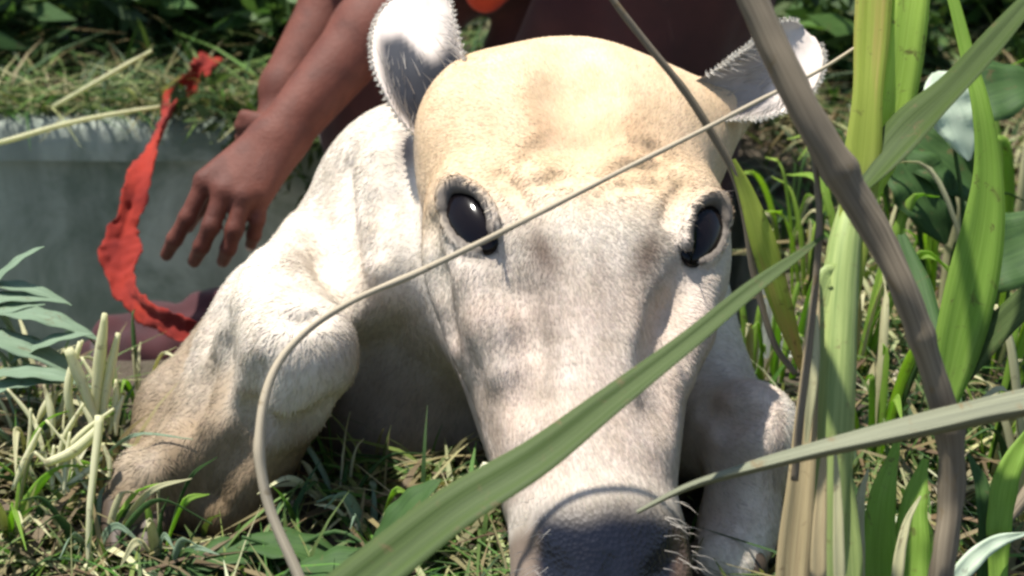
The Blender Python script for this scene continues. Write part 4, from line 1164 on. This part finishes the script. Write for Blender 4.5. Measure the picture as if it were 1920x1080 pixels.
rr_ = np.stack([rng.uniform(-2.2, 0.4, nr), DY1 + rng.uniform(0.0, 0.10, nr), np.full(nr, 0.045)], 1)
rr_ = rr_[rng.uniform(0, 1, nr) < 0.15 + 1.2 * fnoise(rr_, 5.0)]; nr = len(rr_)
grass_mesh('grass', rr_, rng.uniform(0.04, 0.13, nr), rng.uniform(0.0015, 0.005, nr), rng.uniform(0.6, 2.2, nr), palette(nr, (GREEN, MID, DARK, DRY, PALE), (1, 2, 2, 2, 1)), M_grass, label='grass overhanging the far rim of the drain')
# flat dry litter
def litter(name, n, box, label):
    r = scatter(n, *box); m = len(r)
    r[:, 2] += rng.uniform(0.004, 0.03, m)
    return tag(grass_mesh(name, r, rng.uniform(0.02, 0.08, m), rng.uniform(0.0012, 0.0075, m), rng.uniform(2.0, 3.2, m), palette(m, (DRY, PALE, (0.15, 0.11, 0.065), (0.48, 0.48, 0.34)), (2, 1.2, 2.5, 0.5)), M_grass, segs=3, bendy=0.4), label, 'litter', kind='stuff')
litter('dry_litter', 2600, (-1.2, 0.2, 0.9, 1.62), 'dry straw scattered in the grass')
litter('dry_litter', 5200, (0.3, 1.7, 0.9, 2.9), 'dry bleached litter on the ground behind the canes')
litter('dry_litter', 1800, (-2.2, 0.6, 2.5, 3.2), 'dry straw along the rim of the drain')

# broad grey-green leaves at the left edge
def leaf_plant(name, label, base, leaves, mats, group=None):
    root = empty(name, base); tag(root, label, 'plant', group)
    for i, (c, ax, fc, L, W) in enumerate(leaves):
        broad_leaf('leaf', c, ax, fc, L, W, mats[i % len(mats)], root, i * 1.7)
        q = spline([base, (np.asarray(base) + c) / 2 + (0, 0, 0.012), np.asarray(c) - nrm(ax) * L * 0.45], 10)
        V, Fc, U = tube_geo(q, np.linspace(0.003, 0.0016, 10), 6); mesh_obj('stem', V, Fc, mats[0], root, uvs=U)
    return root
M_gleaf = mat_leaf('grey_green_leaf', False, (0.16, 0.24, 0.15), (0.28, 0.38, 0.26), 0.35, 0.65)
upf = -FW * 0.5 + UP * 0.9
leaf_plant('broad_leaf_weed', 'grey green broad leaved weed against the drain wall', G(20, 760), [
    (P(45, 540, 1.66), RT + UP * -0.2, upf, 0.10, 0.010), (P(80, 595, 1.63), RT - UP * 0.25, upf, 0.12, 0.014),
    (P(40, 650, 1.62), RT - UP * 0.35, upf, 0.14, 0.018), (P(-20, 590, 1.64), RT * 0.8 + UP * 0.3, upf, 0.12, 0.015),
    (P(70, 700, 1.60), RT - UP * 0.1, upf, 0.11, 0.012), (P(20, 500, 1.66), RT * 0.7 + UP * 0.6, upf, 0.09, 0.008),
    (P(95, 640, 1.62), RT + UP * 0.35, upf, 0.09, 0.010), (P(10, 560, 1.65), RT + UP * 0.1, upf, 0.13, 0.012), (P(30, 720, 1.6), RT + UP * 0.2, upf, 0.10, 0.012)], [M_gleaf])
leaf_plant('ground_weed', 'deep green broad leaved weed in front of the cow hoof', G(480, 1075), [
    (P(430, 1040, 1.47), RT + UP * 0.15, upf, 0.13, 0.022), (P(560, 1030, 1.46), RT * 0.9 - UP * 0.2, upf, 0.12, 0.022),
    (P(350, 1060, 1.46), -RT + UP * 0.1, upf, 0.11, 0.02), (P(640, 1060, 1.42), RT + UP * 0.2, upf, 0.12, 0.022), (P(760, 960, 1.45), RT * 0.6 + UP * 0.7, upf, 0.10, 0.018)], [M_dgreen])
# lime clumps filling the right side behind the canes
def blade_clump(name, label, cat, group, base, n, h, wd, mats, seedv, spread=0.5):
    r = np.random.default_rng(seedv); base = np.asarray(base, float)
    root = empty(name, base); tag(root, label, cat, group)
    for k in range(n):
        a = r.uniform(0, 2 * np.pi); hh = h * r.uniform(0.55, 1.1); ln = spread * r.uniform(0.2, 1.0) * hh
        d = np.array((math.cos(a), math.sin(a), 0)); b0 = base + d * r.uniform(0, 0.02)
        q = spline([b0, b0 + d * ln * 0.25 + (0, 0, hh * 0.5), b0 + d * ln * 0.7 + (0, 0, hh * 0.88), b0 + d * ln * 1.3 + (0, 0, hh * r.uniform(0.7, 1.0))], 16)
        t_ = np.linspace(0, 1, 16); ww = wd * r.uniform(0.6, 1.3) * (0.55 + 0.9 * t_ - 1.42 * t_ ** 2.2)
        f = nrm(np.array((math.cos(a + r.normal(0, 0.8)), math.sin(a + r.normal(0, 0.8)), 0.6)))
        V, Fc, U = blade_geo(q, np.maximum(ww, 0.0004), f, 0.3, 0.0006, 5, 0.08, k)
        mesh_obj('leaf', V, Fc, mats[r.integers(len(mats))], root, uvs=U)
LIME = ['short lime grass clump between the cow right eye and the tall cane', 'lime grass clump right behind the middle of the tall cane', 'lime grass clump under the dark broad leaves', 'lime grass clump behind the bright upright blade', 'lime grass clump above the grey reed beside the woody stem',
        'tall lime grass clump beside the dark broad leaf plant', 'low lime clump among the broad blade tuft', 'low lime clump beside the brown fallen stick', 'lime grass clump behind the top of the tall cane', 'smallest lime clump beside the cow right ear', 'lime grass clump below the grey reed near the fallen stick', 'lime grass clump under the pale glossy leaf', 'grass clump at the drain end between the cow jaw and the cane', 'small grass clump right beside the cow jaw']
PALEL = ['pale grass clump between the straw stalks and the grey green weed', 'pale grass clump in front of the straw stalks', 'widest pale grass clump below the grey green weed', 'pale grass clump at the foot of the tallest straw stalk', 'small pale grass clump between the straw stalks and the cow leg', 'thin bladed pale clump behind the straw stalks', 'low grass clump in front of the cow hoof', 'grass clump in the shade below the cow muzzle', 'grass clump in the shade between the dry vine and the cow chest']
for k, (u, v, h_, w_) in enumerate([(1510, 560, 0.20, 0.006), (1600, 700, 0.24, 0.008), (1690, 560, 0.22, 0.007), (1760, 640, 0.26, 0.009), (1860, 720, 0.26, 0.008),
                                    (1900, 520, 0.30, 0.009), (1640, 880, 0.18, 0.008), (1850, 900, 0.20, 0.008), (1600, 470, 0.20, 0.006), (1480, 480, 0.14, 0.005), (1920, 1000, 0.22, 0.008), (1740, 440, 0.24, 0.008), (1450, 722, 0.15, 0.006), (1405, 716, 0.11, 0.005)]):
    blade_clump('grass_clump', LIME[k], 'grass clump', 'lime grass clumps behind the cane', G(u, v), 9, h_, w_, (M_lime, M_blade2, M_blade2, M_straw0, M_dgreen), 70 + k)
for k, (u, v, h_, w_) in enumerate([(60, 880, 0.10, 0.005), (110, 960, 0.10, 0.005), (20, 1020, 0.11, 0.006), (180, 1050, 0.09, 0.005), (260, 760, 0.09, 0.004), (90, 800, 0.10, 0.004), (300, 1070, 0.08, 0.006), (700, 1030, 0.07, 0.006), (640, 960, 0.07, 0.005)]):
    blade_clump('grass_clump', PALEL[k], 'grass clump', 'pale grass clumps at the folded leg', G(u, v), 11, h_, w_, (M_straw, M_straw0, M_blade2, M_gleaf, M_dgreen), 170 + k, 1.0)
# dark cloth lying in the drain
def bundle():
    f = Field()
    for a, b, ra, rb in (((-0.53, 1.99, -0.19), (-0.42, 2.03, -0.17), 0.085, 0.075), ((-0.42, 2.03, -0.17), (-0.36, 2.16, -0.34), 0.08, 0.10), ((-0.52, 2.00, -0.24), (-0.50, 2.06, -0.44), 0.085, 0.085)):
        f.cone(a, b, ra, rb, 0.05)
    V, Q = f.mesh((-0.68, 1.84, -0.53), (-0.20, 2.32, -0.02), 0.007, 1)
    g = np.array([mnoise.noise(Vector((p[0] * 22 + p[2] * 9, p[1] * 22, p[2] * 8))) for p in V]); dv = V - V.mean(0); dv /= np.linalg.norm(dv, axis=1)[:, None]
    V = V + dv * (g * 0.022)[:, None]
    tag(mesh_obj('cloth_bundle', V, Q, mat_cloth('dark_red_cloth', (0.022, 0.003, 0.005), (0.055, 0.006, 0.009))), 'crumpled dark red cloth bundle lying in the drain below the red strap', 'cloth')
bundle()

# ================================================================== BUSHES on the far bank (bases seen at the top of the frame)
def bush(name, label, base, w, h, nl, mat, seedv):
    r = np.random.default_rng(seedv)
    root = empty(name, base); tag(root, label, 'bush', 'bushes on the far bank')
    base = np.asarray(base, float)
    tips = []; parts = []
    for i in range(9):
        a = r.uniform(0, 2 * np.pi); t = base + np.array((math.cos(a) * w * r.uniform(0.3, 0.9), math.sin(a) * w * 0.6, h * r.uniform(0.45, 1.0)))
        q = spline([base, (base + t) / 2 + r.normal(0, 0.04, 3), t], 10)
        parts.append(tube_geo(q, np.linspace(0.012, 0.003, 10), 6)); tips.append(q)
    V, Fc, U = merge(parts); mesh_obj('branches', V, Fc, M_woody, root, uvs=U)
    allp = np.vstack(tips); n = nl
    c = allp[r.integers(0, len(allp), n)] + r.normal(0, 1, (n, 3)) * np.array((w * 0.22, w * 0.18, h * 0.12)); c[:, 2] = np.maximum(c[:, 2], base[2] + 0.03)
    ax = r.normal(0, 1, (n, 3)); ax[:, 2] = ax[:, 2] * 0.5 - 0.2; ax /= np.linalg.norm(ax, axis=1)[:, None]
    sd_ = np.cross(ax, r.normal(0, 1, (n, 3))); sd_ /= np.linalg.norm(sd_, axis=1)[:, None]
    L = r.uniform(0.03, 0.075, n)[:, None]; W = L * r.uniform(0.22, 0.4, (n, 1))
    nn = np.cross(ax, sd_) * L * 0.12
    Vv = np.stack([c - ax * L, c - sd_ * W + nn, c + ax * L, c + sd_ * W + nn], 1).reshape(-1, 3)
    Q = np.arange(n * 4).reshape(-1, 4)
    Cc = np.repeat(np.array((0.065, 0.125, 0.04)) * r.uniform(0.5, 1.6, (n, 1)) * r.uniform(0.9, 1.1, (n, 3)), 4, 0)
    o = mesh_obj('foliage', Vv, Q, M_grass, root, cols=Cc, uvs=np.tile([(0.5, 0), (0, 0.5), (0.5, 1), (1, 0.5)], (n, 1))); o['kind'] = 'stuff'
for i, (x, y, w_, h_, lab) in enumerate([(-0.98, 2.72, 0.20, 0.26, 'low dark bush on the bank behind the long pale straw stalk'), (-0.62, 2.85, 0.20, 0.28, 'low dark bush on the bank behind the bent straw stalk'), (-0.30, 2.75, 0.16, 0.24, 'low dark bush on the bank behind the person arms'), (0.62, 2.75, 0.18, 0.26, 'low dark bush on the bank behind the cow right ear'),
                                         (-1.15, 3.15, 0.4, 0.9, 'leafy bush at the far left end of the bank behind the drain'),
                                         (-0.45, 3.35, 0.4, 0.8, 'leafy bush on the bank behind the red strap'),
                                         (0.40, 3.3, 0.4, 0.9, 'leafy bush on the bank behind the person'),
                                         (1.05, 2.95, 0.35, 0.8, 'leafy bush on the bank behind the tall cane'),
                                         (1.55, 2.6, 0.35, 0.7, 'leafy bush at the right, behind the pale leaf')]):
    bush('bush', lab, (x, y, 0.03), w_, h_, 2600 if h_ > 0.5 else 900, M_grass, 40 + i)

def trailing():
    r = np.random.default_rng(9); base = np.array((-0.42, DY1 - 0.015, 0.05))
    root = empty('trailing_weed', base); tag(root, 'dark leafy weed trailing over the drain rim between strap and arms', 'plant')
    parts = []; pts = []
    for k in range(9):
        e = base + np.array((r.uniform(-0.09, 0.16), r.uniform(-0.09, -0.01), r.uniform(-0.16, 0.05)))
        q = spline([base, (base + e) / 2 + (0, -0.03, 0.03), e], 9); parts.append(tube_geo(q, np.linspace(0.003, 0.0012, 9), 5)); pts.append(q)
    V, Fc, U = merge(parts); mesh_obj('stems', V, Fc, M_dgreen, root, uvs=U)
    allp = np.vstack(pts); n = 420
    c = allp[r.integers(0, len(allp), n)] + r.normal(0, 0.02, (n, 3)); c[:, 1] = np.minimum(c[:, 1], DY1 - 0.012)
    ax = r.normal(0, 1, (n, 3)); ax /= np.linalg.norm(ax, axis=1)[:, None]
    sd_ = np.cross(ax, r.normal(0, 1, (n, 3))); sd_ /= np.linalg.norm(sd_, axis=1)[:, None]
    L = r.uniform(0.010, 0.026, (n, 1)); W = L * 0.35; nn = np.cross(ax, sd_) * L * 0.15
    Vv = np.stack([c - ax * L, c - sd_ * W + nn, c + ax * L, c + sd_ * W + nn], 1).reshape(-1, 3)
    Cc = np.repeat(np.array((0.045, 0.075, 0.025)) * r.uniform(0.5, 1.8, (n, 1)), 4, 0)
    mesh_obj('foliage', Vv, np.arange(n * 4).reshape(-1, 4), M_grass, root, cols=Cc, uvs=np.tile([(0.5, 0), (0, 0.5), (0.5, 1), (1, 0.5)], (n, 1)))['kind'] = 'stuff'
trailing()
